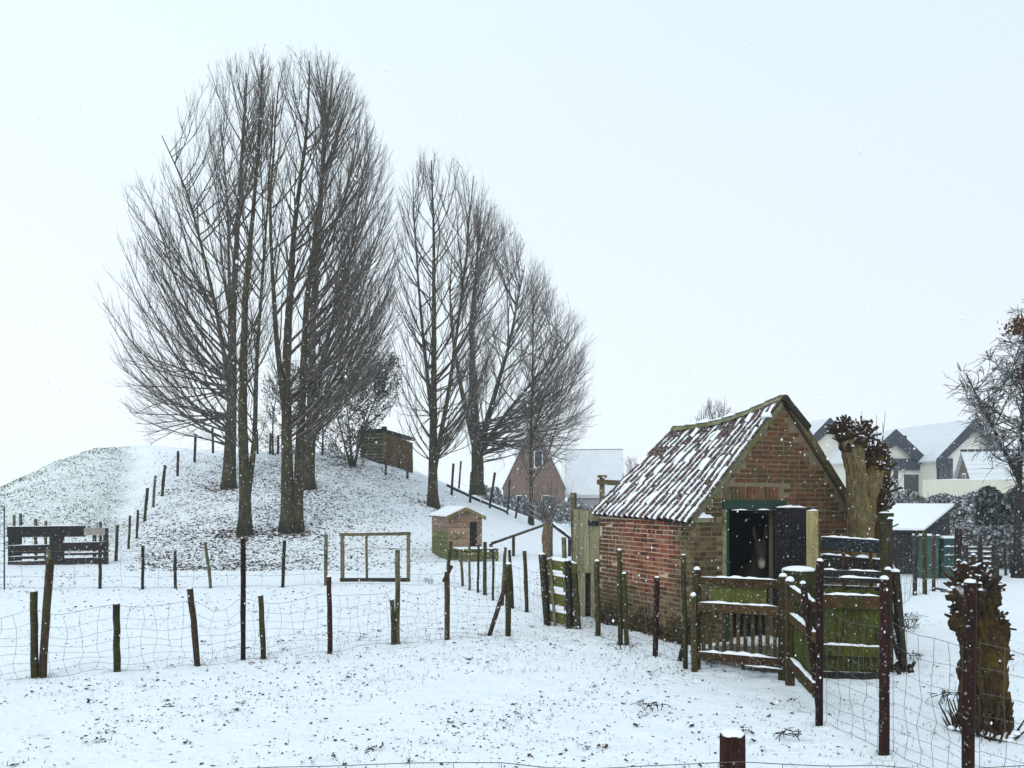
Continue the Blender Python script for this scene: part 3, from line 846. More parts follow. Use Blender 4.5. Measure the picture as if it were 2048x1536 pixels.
def make_tree(name, label, base, env, leaders, trunk_r, n1, seed, group=None, up2=0.35, twig_l=(0.35, 0.9), twig_r=0.009,
              mats=('bark', 'branch', 'twig'), sec=1.3, tw=3.9, depth=0.75, low=None, cat='tree', lift=(0.9, 1.7), sag=0.0, broom=0.09):
    """env: rows (photo y, left x, right x) of the crown's outline at the tree's distance; leaders: lists of
    (photo x, photo y, depth offset); primaries climb from a leader to tips on the crown's surface"""
    R = np.random.default_rng(seed)
    base = Vector(base); Y = base.y
    sx = Y / F
    def zz(py): return EYE + (HY - py) * sx
    ez = np.array([zz(e[0]) for e in env][::-1]); el = np.array([(e[1] - CX) * sx for e in env][::-1]); er = np.array([(e[2] - CX) * sx for e in env][::-1])
    zmin, zmax = ez[0], ez[-1]
    root = thing(name, label, cat, base, group)
    # leaders
    Ls = []
    mb = MB()
    for li, L in enumerate(leaders):
        pts = [Vector(((p[0] - CX) * sx, Y + p[2], zz(p[1]))) for p in L]
        # resample with a little wander
        arr = np.array([tuple(p) for p in pts])
        seg = np.concatenate([[0], np.cumsum(np.linalg.norm(np.diff(arr, axis=0), axis=1))])
        n = max(6, int(seg[-1] / 0.8))
        t = np.linspace(0, seg[-1], n)
        q = np.stack([np.interp(t, seg, arr[:, k]) for k in range(3)], 1)
        ker = np.array([.25, .5, .25])
        for _ in range(2):
            q[1:-1] = q[:-2] * .25 + q[1:-1] * .5 + q[2:] * .25
        wob = np.cumsum(R.normal(0, 0.02, (n, 3)), 0); wob[:, 2] = 0
        q = q + wob * np.linspace(0, 1, n)[:, None]
        r0 = 0.76 * (trunk_r[li] if hasattr(trunk_r, '__len__') else trunk_r)
        tt = np.linspace(0, 1, n)
        rad = r0 * (1 - 0.94 * tt ** 0.62) + 0.012
        if li == 0 or q[0, 2] < base.z + 0.6:
            rad = rad * (1 + 0.32 * np.exp(-np.maximum(q[:, 2] - base.z, 0) / 0.35))
        mb.tube([tuple(x) for x in q], list(rad), 10, rough=0.06)
        Ls.append((q, rad))
    mb.build('trunk', M[mats[0]], root, sm=True)
    prim, prim_r = [], []
    def fit(st, fn, l):
        """shorten side shoots that would leave the crown's outline"""
        f = np.full(len(st), 0.10)
        for q_ in (0.25, 0.45, 0.7, 1.0):
            e = fn(l * q_)
            ok = (e[:, 2] < zmax + 0.25) & (e[:, 0] > np.interp(e[:, 2], ez, el) - 0.2) & (e[:, 0] < np.interp(e[:, 2], ez, er) + 0.2)
            f = np.where(ok, q_, f)
        return l * f[:, None] * R.uniform(0.8, 1.15, (len(st), 1))
    # primaries
    m = 9
    s = np.linspace(0, 1, m)[:, None]
    for k in range(n1):
        zt = zmin + (zmax - zmin) * (1 - ((k * 0.6180339 + 0.31) % 1.0) ** 1.2)
        xl, xr = np.interp(zt, ez, el), np.interp(zt, ez, er)
        cxz, half = (xl + xr) / 2, (xr - xl) / 2
        phi = 2 * math.pi * ((k * 0.7548777 + R.uniform(0, .12)) % 1.0)
        phi = math.atan2(math.sin(phi) * 0.7, math.cos(phi))
        fr = R.uniform(0.84, 1.0) if R.uniform() < 0.62 else R.uniform(0.25, 0.84)
        tip = np.array([cxz + math.cos(phi) * half * fr, Y + math.sin(phi) * half * depth * fr, zt])
        zlow = low if low is not None else zmin - 1.5
        cand = []
        lf = R.uniform(*lift); ex = R.uniform(0.2, 0.8) + R.uniform(0, broom) * (zt - zmin)
        for q, rad in Ls:                       # the leader this branch springs from: near the tip, and long enough
            zb = zt - 2.0
            for _ in range(4):
                zc = min(max(zb, q[0, 2]), q[-1, 2])
                hd = math.hypot(tip[0] - np.interp(zc, q[:, 2], q[:, 0]), tip[1] - np.interp(zc, q[:, 2], q[:, 1]))
                zb = zt - hd * lf - ex
            zl = max(zlow, q[0, 2] + 0.4)
            if zb < zl: zb = zl + R.uniform(0, 1.4) * min(1.0, max(0.05, (zt - zl) * 0.3))
            over = max(0.0, zb - (q[-1, 2] - 0.5))
            cand.append((hd + 6 * over + R.uniform(0, 3.5), zb, q, rad, hd))
        cand.sort(key=lambda c: c[0])
        _, zb, q, rad, hd = cand[0]
        zb = min(zb, q[-1, 2] - 0.5)
        b0 = np.array([np.interp(zb, q[:, 2], q[:, 0]), np.interp(zb, q[:, 2], q[:, 1]), zb])
        rb = np.interp(zb, q[:, 2], rad)
        dv = tip - b0
        c = b0 + np.array([dv[0] * 0.62, dv[1] * 0.62, dv[2] * R.uniform(0.22, 0.45)]) + R.normal(0, 0.12, 3)
        path = (1 - s) ** 2 * b0 + 2 * s * (1 - s) * c + s ** 2 * tip
        ln = np.linalg.norm(np.diff(path, axis=0), axis=1).sum()
        wob = np.cumsum(R.normal(0, 0.028 * ln, (m, 3)) * 0.5, 0); wob -= wob[0]
        path = path + wob * (s * (1.4 - s)) - np.array([0, 0, sag]) * ln * s ** 2
        r0 = min(rb * 0.6, 0.0078 * ln + 0.006)
        prim.append(path); prim_r.append(np.linspace(1, 0.12, m) ** 0.9 * r0 + 0.004)
    prim = np.array(prim); prim_r = np.array(prim_r)
    plen = np.linalg.norm(np.diff(prim, axis=1), axis=2).sum(1)
    # secondaries
    cnt = np.maximum(2, (plen * sec).astype(int))
    idx = np.repeat(np.arange(len(prim)), cnt)
    u = R.uniform(0.12, 0.97, len(idx)) ** 0.8
    f = u * (m - 1); i0 = np.minimum(f.astype(int), m - 2); w = (f - i0)[:, None]
    st = prim[idx, i0] * (1 - w) + prim[idx, i0 + 1] * w
    T = unit(prim[idx, i0 + 1] - prim[idx, i0])
    v = unit(np.cross(T, R.standard_normal(T.shape)))
    l2 = np.clip((0.16 + 0.42 * (1 - u)) * plen[idx] * R.uniform(0.6, 1.1, len(idx)), 0.45, 3.8)[:, None]
    dr = unit(T + v * R.uniform(0.22, 0.8, (len(idx), 1)))
    l2 = fit(st, lambda l: st + dr * l + np.array([0, 0, 1.0]) * up2 * l, l2)
    ss = np.linspace(0, 1, 5)[None, :, None]
    upv = np.array([0, 0, 1.0])
    S2 = st[:, None] + dr[:, None] * l2[:, None] * ss + upv * (up2 * l2[:, None] * ss ** 2)
    S2 = S2 + np.cumsum(R.normal(0, 0.045, S2.shape), 1) * ss
    rp = (prim_r[idx, i0] * 0.55)[:, None]
    R2 = np.minimum(rp, 0.0046 * l2 + 0.0036) * np.linspace(1, 0.3, 5)[None] + 0.003
    # twigs on the secondaries and on the outer half of the primaries
    cnt = np.maximum(2, (l2[:, 0] * tw).astype(int))
    i2 = np.repeat(np.arange(len(S2)), cnt)
    u2 = R.uniform(0.15, 1.0, len(i2)); f = u2 * 4; j = np.minimum(f.astype(int), 3); w = (f - j)[:, None]
    st2 = S2[i2, j] * (1 - w) + S2[i2, j + 1] * w
    T2 = unit(S2[i2, j + 1] - S2[i2, j])
    cnt = (plen * 2.2).astype(int)
    i3 = np.repeat(np.arange(len(prim)), cnt)
    u3 = R.uniform(0.5, 1.0, len(i3)); f = u3 * (m - 1); j3 = np.minimum(f.astype(int), m - 2); w = (f - j3)[:, None]
    st2 = np.concatenate([st2, prim[i3, j3] * (1 - w) + prim[i3, j3 + 1] * w])
    T2 = np.concatenate([T2, unit(prim[i3, j3 + 1] - prim[i3, j3])])
    N = len(st2)
    v2 = unit(np.cross(T2, R.standard_normal(T2.shape)))
    d2 = unit(T2 + v2 * R.uniform(0.3, 0.9, (N, 1)) + upv * R.uniform(-0.1, 1.0, (N, 1)) * up2 * 1.8)
    l3 = R.uniform(twig_l[0], twig_l[1], (N, 1))
    l3 = np.maximum(fit(st2, lambda l: st2 + d2 * l + upv * up2 * .5 * l, l3), 0.12)
    s3 = np.linspace(0, 1, 3)[None, :, None]
    W = st2[:, None] + d2[:, None] * l3[:, None] * s3 + upv * (up2 * 0.5 * l3[:, None] * s3 ** 2)
    W = W + R.normal(0, 0.03, W.shape) * s3
    R3 = np.ones((N, 1)) * np.array([[1.0, 0.8, 0.45]]) * twig_r * R.uniform(0.75, 1.25, (N, 1))
    V, Q = cat_np([tubes_np(prim, prim_r, 5), tubes_np(S2, R2, 4)])
    br = np_obj('branches', V, Q, M[mats[1]], root, sm=True)
    V, Q = tubes_np(W, R3, 3)
    np_obj('crown', V, Q, M[mats[2]], root)
    return root, W, Ls

TG = 'tall bare trees on the mound'
bA = hit(457, 975); bB = hit(490, 1068); bC = hit(582, 1063); bD = hit(616, 975); bE = hit(866, 1013)
make_tree('bare_tree', 'tall bare tree with far spreading left branches, standing higher up behind the front left trunk', bA,
          [(118, 470, 530), (150, 398, 545), (200, 385, 560), (270, 345, 560), (320, 335, 560), (375, 265, 560), (500, 255, 560), (600, 225, 555), (660, 195, 550), (750, 230, 540), (830, 245, 530), (890, 300, 520)],
          [[(457, 990, 0), (462, 850, 0), (468, 600, 0), (478, 350, .3), (490, 140, .3)], [(462, 850, 0), (450, 650, .6), (440, 420, 1.0), (420, 230, 1.2)], [(464, 800, 0), (440, 600, -.8), (395, 400, -1.2), (350, 300, -1.5)]],
          [0.46, 0.22, 0.2], 180, 11, TG, low=bA.z + 1.9, twig_r=0.0054, lift=(0.75, 1.7))
make_tree('bare_tree', 'slender bare tree at the mound foot, leftmost of the two front trunks', bB,
          [(105, 500, 530), (150, 450, 548), (300, 430, 555), (450, 425, 555), (600, 425, 560), (750, 440, 560), (860, 450, 545)],
          [[(490, 1075, 0), (492, 1000, 0), (484, 850, 0), (486, 600, .2), (505, 350, .3), (515, 120, .3)], [(493, 1000, 0), (505, 900, .3), (505, 700, .5), (522, 450, .6), (535, 180, .6)]],
          [0.36, 0.17], 75, 12, TG, low=bB.z + 2.4, twig_r=0.0050, lift=(1.2, 2.2))
make_tree('bare_tree', 'bare tree with a thick double trunk at the mound foot, right front', bC,
          [(108, 590, 625), (125, 560, 690), (200, 535, 735), (300, 525, 760), (400, 522, 782), (500, 520, 795), (600, 520, 790), (700, 525, 780), (780, 540, 740)],
          [[(576, 1070, 0), (573, 900, 0), (570, 700, 0), (580, 450, .2), (600, 250, .3), (605, 115, .3)], [(592, 1068, .1), (600, 850, .1), (612, 600, .1), (640, 380, .2), (665, 150, .2)], [(574, 860, 0), (553, 640, -.4), (545, 430, -.6), (560, 180, -.6)]],
          [0.42, 0.34, 0.2], 160, 13, TG, low=bC.z + 3.4, twig_r=0.0050, lift=(0.9, 1.9))
make_tree('bare_tree', 'tall bare tree higher up behind the double trunk, spreading to the right', bD,
          [(112, 610, 650), (150, 620, 712), (240, 620, 745), (330, 610, 788), (480, 600, 802), (640, 600, 806), (740, 610, 802), (800, 620, 760)],
          [[(616, 985, 0), (622, 850, 0), (626, 650, 0), (640, 420, .2), (655, 140, .2)], [(622, 860, 0), (640, 700, .6), (690, 520, 1.0), (720, 300, 1.2)]],
          [0.44, 0.24], 140, 14, TG, low=bD.z + 2.6, twig_r=0.0054, lift=(0.75, 1.6))
make_tree('bare_tree', 'upright bare tree with dark trunk standing behind the hen house', bE,
          [(308, 845, 880), (335, 810, 935), (380, 795, 985), (450, 788, 1015), (520, 782, 1025), (600, 775, 1015), (700, 772, 1000), (800, 785, 980), (880, 805, 960)],
          [[(866, 1020, 0), (866, 900, 0), (868, 700, 0), (865, 500, .2), (858, 318, .2)], [(868, 940, 0), (900, 780, -.4), (925, 560, -.6), (940, 360, -.6)], [(866, 850, 0), (842, 650, .5), (828, 450, .7), (825, 345, .7)]],
          [0.38, 0.2, 0.17], 160, 15, TG, low=bE.z + 2.0, twig_r=0.0057, lift=(0.9, 1.9))
bF = at(955, 975, 49); bF.z = gzf(bF.x, bF.y)
make_tree('bare_tree', 'broad bare tree forking low on the right shoulder of the mound', bF,
          [(405, 940, 990), (490, 930, 1055), (570, 920, 1120), (660, 910, 1185), (780, 905, 1190), (870, 915, 1180), (930, 930, 1140)],
          [[(955, 990, 0), (955, 900, 0), (948, 820, 0), (942, 640, .3), (958, 430, .3)], [(952, 900, 0), (925, 790, -.5), (900, 640, -1.0), (905, 520, -1)], [(960, 895, 0), (985, 800, .4), (1020, 680, .8), (1050, 520, 1)], [(962, 905, 0), (1010, 830, -.6), (1080, 750, -1), (1150, 680, -1)]],
          [0.62, 0.3, 0.32, 0.26], 230, 16, TG, low=bF.z + 2.2, twig_r=0.0065, lift=(0.5, 1.5))
bG = at(1063, 1045, 44); bG.z = gzf(bG.x, bG.y)
make_tree('bare_tree', 'thin bare tree in front of the red brick gable with a few hanging leaves', bG,
          [(555, 1050, 1090), (640, 1020, 1160), (740, 1010, 1190), (830, 1010, 1185), (890, 1020, 1150), (940, 1030, 1100)],
          [[(1063, 1050, 0), (1062, 900, 0), (1066, 720, 0), (1068, 570, 0)], [(1063, 880, 0), (1090, 780, .3), (1130, 700, .5)]],
          [0.17, 0.1], 110, 17, TG, low=bG.z + 2.0, twig_r=0.0065, lift=(0.6, 1.5), cat='tree')
# tangled shrubs on the crest
for (lab, px, Y, env, ld, n1, sd, nl) in (
    ('dense tangled ivy shrub leaning right on the mound crest beside the hut', 705, 43.5,
     [(715, 740, 795), (760, 690, 800), (800, 665, 790), (850, 655, 745), (900, 650, 735), (925, 660, 730)],
     [[(705, 945, 0), (700, 880, 0), (690, 800, .3)], [(706, 940, 0), (730, 840, .2), (770, 745, .4)], [(704, 940, 0), (680, 850, -.4), (672, 770, -.6)]], 110, 21, 2200),
    ('brown tangled shrub behind the double trunk on the mound', 560, 46,
     [(725, 540, 640), (780, 525, 660), (850, 520, 665), (900, 515, 665)],
     [[(580, 930, 0), (575, 850, 0), (570, 760, 0)], [(640, 930, .4), (645, 850, .5), (640, 750, .5)], [(545, 930, .2), (540, 840, .3), (550, 760, .3)]], 90, 22, 900)):
    b = at(px, 930, Y); b.z = gzf(b.x, b.y)
    root, W, Ls = make_tree('tangled_shrub', lab, b, env, ld, [0.12, 0.1, 0.09], n1, sd, 'shrubs on the mound crest', up2=0.1, broom=0.0, twig_r=0.011, tw=4.5, sec=2.6, lift=(0.3, 1.0), cat='shrub', mats=('bark', 'branch', 'branch'))
    pick = W[rng.integers(0, len(W), nl), rng.integers(0, 3, nl)]
    V, Q = leaf_cloud(pick + rng.normal(0, 0.12, pick.shape), np.full(nl, 0.09))
    np_obj('leaves', V, Q, M['ivy'], root)

# snow laden tree at the right edge
bR = hit(2034, 1156)
root, W, Ls = make_tree('snowy_tree', 'dark tree at the right edge with drooping twigs thick with snow', bR,
          [(605, 2048, 2150), (660, 2028, 2180), (695, 2000, 2200), (715, 1945, 2200), (745, 1930, 2200), (800, 1938, 2200), (850, 1950, 2200), (900, 1978, 2200), (940, 1998, 2190)],
          [[(2036, 1160, 0), (2034, 1050, 0), (2040, 930, 0), (2060, 760, .2), (2065, 640, .2)], [(2040, 960, 0), (2005, 870, .3), (1975, 790, .4), (1955, 740, .5)], [(2044, 900, 0), (2100, 800, .3), (2140, 720, .3)]],
          [0.16, 0.09, 0.09], 230, 23, None, up2=-0.22, twig_r=0.011, tw=8.0, sec=4.5, broom=0.0, lift=(0.1, 0.6), mats=('post_dark', 'snow_twig', 'snow_twig'), twig_l=(0.15, 0.45), sag=0.05, depth=0.7)
nl = 500
cc = np.array([[x, y, z] for x, y, z in (tuple(at(2040, 655, 21.0)), tuple(at(2052, 745, 21.0)))])
C = cc[rng.integers(0, 2, nl)] + rng.normal(0, 1, (nl, 3)) * np.array([0.16, 0.2, 0.14])
V, Q = leaf_cloud(C, np.full(nl, 0.07))
np_obj('dead_leaves', V, Q, M['brown_leaf'], root)
# bare tree top behind the shed roof, and far hedgerow trees
for (lab, px, Y, yt, xl, xr, sd) in (('thin bare tree top showing above the brick shed ridge', 1432, 40, 805, 1385, 1480, 31),
                                     ('low bare tree beside the grey house, mostly hidden by the shed', 1262, 75, 915, 1238, 1290, 32)):
    b = at(px, 1000, Y); b.z = 0
    make_tree('bare_tree', lab, b, [(yt, px - 15, px + 15), (yt + 30, xl + 8, xr - 8), (yt + 60, xl, xr), (yt + 90, xl + 5, xr)],
              [[(px, 1050, 0), (px, 950, 0), (px + 3, yt + 20, 0)]], [0.14], 40, sd, None, twig_r=0.012, lift=(0.8, 1.6))

# ------------------------------------------------------------------ hedges
def hedge(name, label, pts, h, w, n, mat, size, cat='hedge', wob=0.25, stems=60):
    """leafy hedge along pts (ground points)"""
    root = thing(name, label, cat, pts[0])
    A = np.array([tuple(p) for p in pts])
    seg = np.concatenate([[0], np.cumsum(np.linalg.norm(np.diff(A, axis=0), axis=1))])
    t = rng.uniform(0, seg[-1], n)
    q = np.stack([np.interp(t, seg, A[:, k]) for k in range(3)], 1)
    hh = h * (1 + wob * 0.5 * np.sin(t * 1.7) * np.sin(t * 0.6 + 1) + wob * 0.35 * np.sin(t * 5.1))
    zz_ = rng.uniform(0, 1, n) ** 0.6
    q[:, 2] += zz_ * hh
    off = rng.uniform(-1, 1, n) * w / 2 * np.sqrt(np.clip(1.15 - zz_ ** 3, 0.1, 1))
    dxy = A[-1] - A[0]; nn = np.array([-dxy[1], dxy[0], 0]) / (np.linalg.norm(dxy[:2]) + 1e-9)
    q += nn * off[:, None]
    V, Q = leaf_cloud(q, np.full(n, size))
    np_obj('foliage', V, Q, mat, root)
    ts = rng.uniform(0, seg[-1], stems)
    b = np.stack([np.interp(ts, seg, A[:, k]) for k in range(3)], 1) + nn * rng.uniform(-w / 3, w / 3, (stems, 1))
    e = b + np.stack([rng.normal(0, .15, stems), rng.normal(0, .15, stems), h * rng.uniform(.7, 1.08, stems)], 1)
    P_ = np.stack([b, (b + e) / 2 + rng.normal(0, .05, b.shape), e], 1)
    V, Q = tubes_np(P_, np.ones((stems, 3)) * np.array([[0.025, 0.018, 0.008]]), 4)
    np_obj('stems', V, Q, M['branch'], root)
    return root
def flatp(px, Y):
    p = at(px, 1000, Y); p.z = gzf(p.x, p.y); return p
hedge('clipped_hedge', 'grey snow dusted hedge running below the cream houses', [flatp(1740, 34), flatp(1880, 33), flatp(2010, 32), flatp(2160, 31)], 2.45, 1.4, 15000, M['hedge'], 0.085, wob=0.12)
hedge('evergreen_bush', 'dark green evergreen bush at the right edge, behind the snowy tree trunk', [flatp(1955, 29), flatp(2020, 28), flatp(2150, 27)], 2.3, 1.6, 7000, M['evergreen'], 0.12, 'bush', wob=0.3)
hedge('low_hedge', 'low snow topped hedge between the black shed and the snowy tree', [flatp(1912, 25.5), flatp(1990, 25), flatp(2140, 24.5)], 1.32, 0.9, 9000, M['hedge'], 0.075, wob=0.06)
hedge('far_hedge', 'far hedge between the mound and the brick shed in front of the two houses', [flatp(960, 66), flatp(1080, 64), flatp(1215, 62)], 1.7, 2.2, 6000, M['hedge'], 0.17, wob=0.4)
hedge('far_hedge', 'far dark hedge hidden beyond the brick shed', [flatp(1230, 72), flatp(1500, 70), flatp(1720, 68)], 3.2, 2.0, 7000, M['hedge'], 0.2, wob=0.4)

# ------------------------------------------------------------------ brick shed
NC = Vector((2.753, 11.70, 0))                      # near corner on the ground
WD = Vector((-0.414, 0.910, 0)).normalized()        # along the side wall, away from us
GD = Vector((0.910, 0.414, 0)).normalized()         # along the gable, to the right
UP = Vector((0, 0, 1))
LEN, GW, EV, TH = 2.75, 3.32, 1.95, 0.22
HW = 1.75
def ridge_z(u):
    t = u / LEN
    return 3.52 + 0.25 * (1 - t) ** 2
def roof_pt(u, v, lift=0.0):
    """u metres along the ridge from the near gable, v 0 at the left eave, 1 at the ridge, 2 at the right eave"""
    t = u / LEN
    e = EV + 0.05 * t
    h = 1 - abs(v - 1)
    z = e + (ridge_z(u) - e) * h - 0.05 * math.sin(math.pi * max(0, min(1, t))) * h
    return NC + WD * u + GD * (HW * v if v < 1 else HW + (GW - HW) * (v - 1)) + UP * (z + 0.05 + lift)
shed = thing('brick_shed', 'old red brick animal shed with snow striped pantile roof and dark open doorway', 'shed', NC + GD * HW + WD * LEN / 2)

def gtop(t):
    return EV + (ridge_z(0) - EV) * (t / HW if t < HW else (GW - t) / (GW - HW)) - 0.02
DX0, DX1, DZ = 0.60, 1.67, 2.16                     # doorway in the gable
# mortar bodies of the four walls (gable in three pieces round the doorway)
def gp(t, z): return NC + GD * t + UP * z
mb = MB()
mb.prism([gp(0, -.2), gp(DX0, -.2), gp(DX0, gtop(DX0)), gp(0, gtop(0))], WD * TH)
mb.prism([gp(DX0, DZ), gp(DX1, DZ), gp(DX1, gtop(DX1)), gp(DX0, gtop(DX0))], WD * TH)
mb.prism([gp(DX1, -.2), gp(GW, -.2), gp(GW, gtop(GW)), gp(HW, gtop(HW)), gp(DX1, gtop(DX1))], WD * TH)
mb.build('gable_wall', M['mortar'], shed)
def wallbox(o, e, t): return MB().box(o - UP * 0.2, e, t, UP * (EV + 0.2))
wallbox(NC + WD * TH, WD * (LEN - 2 * TH), GD * TH).build('side_wall', M['mortar'], shed)
wallbox(NC + GD * (GW - TH) + WD * TH, WD * (LEN - 2 * TH), GD * TH).build('side_wall', M['mortar'], shed)
q = NC + WD * (LEN - TH)
MB().prism([q - UP * .2, q + GD * GW - UP * .2, q + GD * GW + UP * EV, q + GD * HW + UP * (ridge_z(LEN) - .02), q + UP * EV], WD * TH).build('back_wall', M['mortar'], shed)

# bricks: every one a separate piece; those that show largest are objects, the rest are joined
BL, BH, JT = 0.204, 0.058, 0.017
def brick_mesh(l, h, d, k):
    R = random.Random(k)
    c = []
    for z in (0, h):
        for (x, y) in ((0, 0), (l, 0), (l, d), (0, d)):
            c.append((x + R.uniform(-.004, .004), y + (R.uniform(-.003, .003) if y == 0 else 0), z + R.uniform(-.004, .004)))
    me = bpy.data.meshes.new('brick')
    me.from_pydata(c, [], [(3, 2, 1, 0), (4, 5, 6, 7), (0, 1, 5, 4), (1, 2, 6, 5), (2, 3, 7, 6), (3, 0, 4, 7)])
    me.materials.append(M['brick'])
    return me
BM = {('s', k): brick_mesh(BL, BH, 0.05, k) for k in range(8)}
BM.update({('h', k): brick_mesh(0.098, BH, 0.05, 50 + k) for k in range(8)})
BM.update({('v', k): brick_mesh(BH, BL, 0.05, 90 + k) for k in range(6)})
bricks = []      # (score, key, origin, right, normal-in)
def lay(o, right, inward, width, top, skip, vis, flip=False):
    row, z = 0, 0.0
    while z < top(0, True) - 0.03:
        x = 0.0 if row % 2 else -0.11
        while x < width - 0.02:
            kind = 'h' if (random.random() < 0.22 or x < 0) else 's'
            l = BL if kind == 's' else 0.098
            x0 = max(x, 0.0)
            if x0 + l > width + 0.005:
                kind, l = 'h', 0.098
                if x0 + l > width + 0.02: break
            if z + BH < min(top(x0, False), top(x0 + l, False)) and not skip(x0, x0 + l, z):
                pr = random.uniform(0.001, 0.011)
                p = o + right * ((width - x0 - l) if flip else x0) + UP * z - inward * pr
                c = p + right * (l / 2)
                tc = Vector((0, 0, EYE)) - c
                score = l * BH * (-inward).dot(tc.normalized()) / tc.length_squared * vis(x0, z)
                bricks.append((score, (kind, random.randrange(8)), p, right, inward))
            x = x0 + l + JT
        row += 1
        z += BH + JT
lay(NC + WD * LEN, -WD, GD, LEN, lambda x, m: EV - 0.02, lambda a, b, z: False, lambda x, z: 1.0 if z > 0.15 else 0.3, True)
lay(NC, GD, WD, GW, lambda x, m: (ridge_z(0) if m else gtop(x) - 0.02),
    lambda a, b, z: (b > DX0 - 0.05 and a < DX1 + 0.03 and z < DZ + 0.26) , lambda x, z: 1.0 if z > 1.55 or x < 0.5 else 0.2)
for k in range(int((DX1 - DX0 + 0.1) / (BH + JT))):           # soldier course over the door
    p = gp(DX0 - 0.05 + k * (BH + JT), DZ + 0.045) - WD * random.uniform(.002, .01)
    bricks.append((9.0, ('v', random.randrange(6)), p, GD, WD))
bricks.sort(key=lambda b: -b[0])
rest = MB()
for n, (score, key, p, right, inward) in enumerate(bricks):
    me = BM[key]
    rot = Matrix((right, inward, UP)).transposed()
    if n < 298:
        o = bpy.data.objects.new('brick', me)
        COL.objects.link(o)
        o.parent = shed
        o.matrix_local = Matrix.Translation(p - wpos(shed)) @ rot.to_4x4()
    else:
        rest.add([p + rot @ v.co for v in me.vertices], [tuple(f.vertices) for f in me.polygons])
o = rest.build('brickwork', M['brick_rest'], shed); o['kind'] = 'stuff'

# pantiles on the near slope
NCOL, NROW = 18, 9
TW_ = (LEN + 0.16) / NCOL
def tile_profile(n=9):
    out = []
    for i in range(n):
        s = i / (n - 1) * 1.12
        z = 0.030 * math.cos(2 * math.pi * (s + 0.02)) + 0.008 * math.cos(4 * math.pi * s)
        out.append((s, z))
    return out
def tile_mesh(k):
    R = random.Random(k)
    pr = tile_profile()
    vs, fs = [], []
    n = len(pr)
    L = 0.335
    for (y, dz) in ((0.0, 0.014), (0.5, 0.007), (1.0, 0.0)):
        for s, z in pr:
            vs.append((s * TW_ + R.uniform(-.002, .002), y * L, z + dz + 0.012))
    for s, z in pr:
        vs.append((s * TW_, 0.004, z - 0.004))
    for r in range(2):
        for i in range(n - 1):
            a = r * n + i
            fs.append((a, a + 1, a + n + 1, a + n))
    for i in range(n - 1):
        fs.append((3 * n + i, 3 * n + i + 1, i + 1, i))
    me = bpy.data.meshes.new('roof_tile')
    me.from_pydata(vs, [], fs)
    me.materials.append(M['tile'])
    return me
TM = [tile_mesh(k) for k in range(4)]
snow_mb = MB()
for r in range(NROW):
    v0 = -0.075 + r * (1.055 / NROW)
    for c in range(NCOL):
        u = LEN + 0.08 - c * TW_                       # tiles run from the far gable to the near one
        p = roof_pt(u, v0)
        px_ = (roof_pt(u - 0.1, v0) - p).normalized()
        py_ = (roof_pt(u, v0 + 0.1) - p)
        py_ = (py_ - px_ * py_.dot(px_)).normalized()
        pz_ = px_.cross(py_).normalized()
        rot = Matrix((px_, py_, pz_)).transposed()
        j = Vector((random.uniform(-.006, .006), random.uniform(-.022, .022), random.uniform(0, .01)))
        rz = Matrix.Rotation(random.uniform(-.02, .02), 3, 'Z') @ Matrix.Rotation(random.uniform(-.015, .015), 3, 'Y')
        o = bpy.data.objects.new('roof_tile', TM[random.randrange(4)])
        COL.objects.link(o); o.parent = shed
        o.matrix_local = Matrix.Translation(p + rot @ j - wpos(shed)) @ (rot @ rz).to_4x4()
        # snow lies in the pan of the tile; bare patches high on the far side
        bare = r >= 6 and c < 5
        pb = 0.5 if bare else (0.03 if r < 7 else 0.12)
        if random.random() < pb: continue
        full = random.random() < 0.12
        s0, s1 = (0.06, 0.98) if full else (random.uniform(0.17, 0.25), random.uniform(0.58, 0.74))
        y0, y1 = random.uniform(0.0, 0.012), random.uniform(0.285, 0.325)
        if random.random() < 0.08: y1 *= 0.6
        nn_, mm_ = 6, 5
        vs, fs = [], []
        ph = random.uniform(0, 9)
        for b in range(mm_):
            fy = b / (mm_ - 1)
            for a in range(nn_):
                fx = a / (nn_ - 1)
                s = s0 + (s1 - s0) * fx + 0.03 * math.sin(ph + fy * 5)
                zt = 0.030 * math.cos(2 * math.pi * (s + 0.02)) + 0.008 * math.cos(4 * math.pi * s) + 0.028
                edge = math.sin(math.pi * fx) ** 0.5 * (min(1, fy * 6, (1 - fy) * 4 + 0.25))
                vs.append(p + rot @ (j + rz @ Vector((s * TW_, y0 + (y1 - y0) * fy, zt + 0.004 + edge * random.uniform(0.014, 0.022)))))
        for b in range(mm_ - 1):
            for a in range(nn_ - 1):
                i = b * nn_ + a
                fs.append((i, i + 1, i + nn_ + 1, i + nn_))
        snow_mb.add(vs, fs)
o = snow_mb.build('roof_snow', M['snow'], shed, sm=True); o['kind'] = 'stuff'
# underside / battens and the far slope
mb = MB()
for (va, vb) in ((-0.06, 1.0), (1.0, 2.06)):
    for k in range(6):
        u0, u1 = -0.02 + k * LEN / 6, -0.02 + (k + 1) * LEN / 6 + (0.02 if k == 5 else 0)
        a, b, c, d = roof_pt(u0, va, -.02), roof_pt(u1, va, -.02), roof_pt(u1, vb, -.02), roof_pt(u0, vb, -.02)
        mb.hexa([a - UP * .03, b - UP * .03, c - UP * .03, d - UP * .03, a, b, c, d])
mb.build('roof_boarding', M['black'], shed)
mb = MB()
NS = 60
vs, fs = [], []
for i in range(NS + 1):
    u = -0.04 + (LEN + 0.12) * i / NS
    for v in (1.0, 1.25, 1.5, 1.75, 2.08):
        vs.append(roof_pt(u, v, 0.03 + 0.02 * math.sin(i * 2 * math.pi / 3.4)))
for i in range(NS):
    for k in range(4):
        a = i * 5 + k
        fs.append((a, a + 1, a + 6, a + 5))
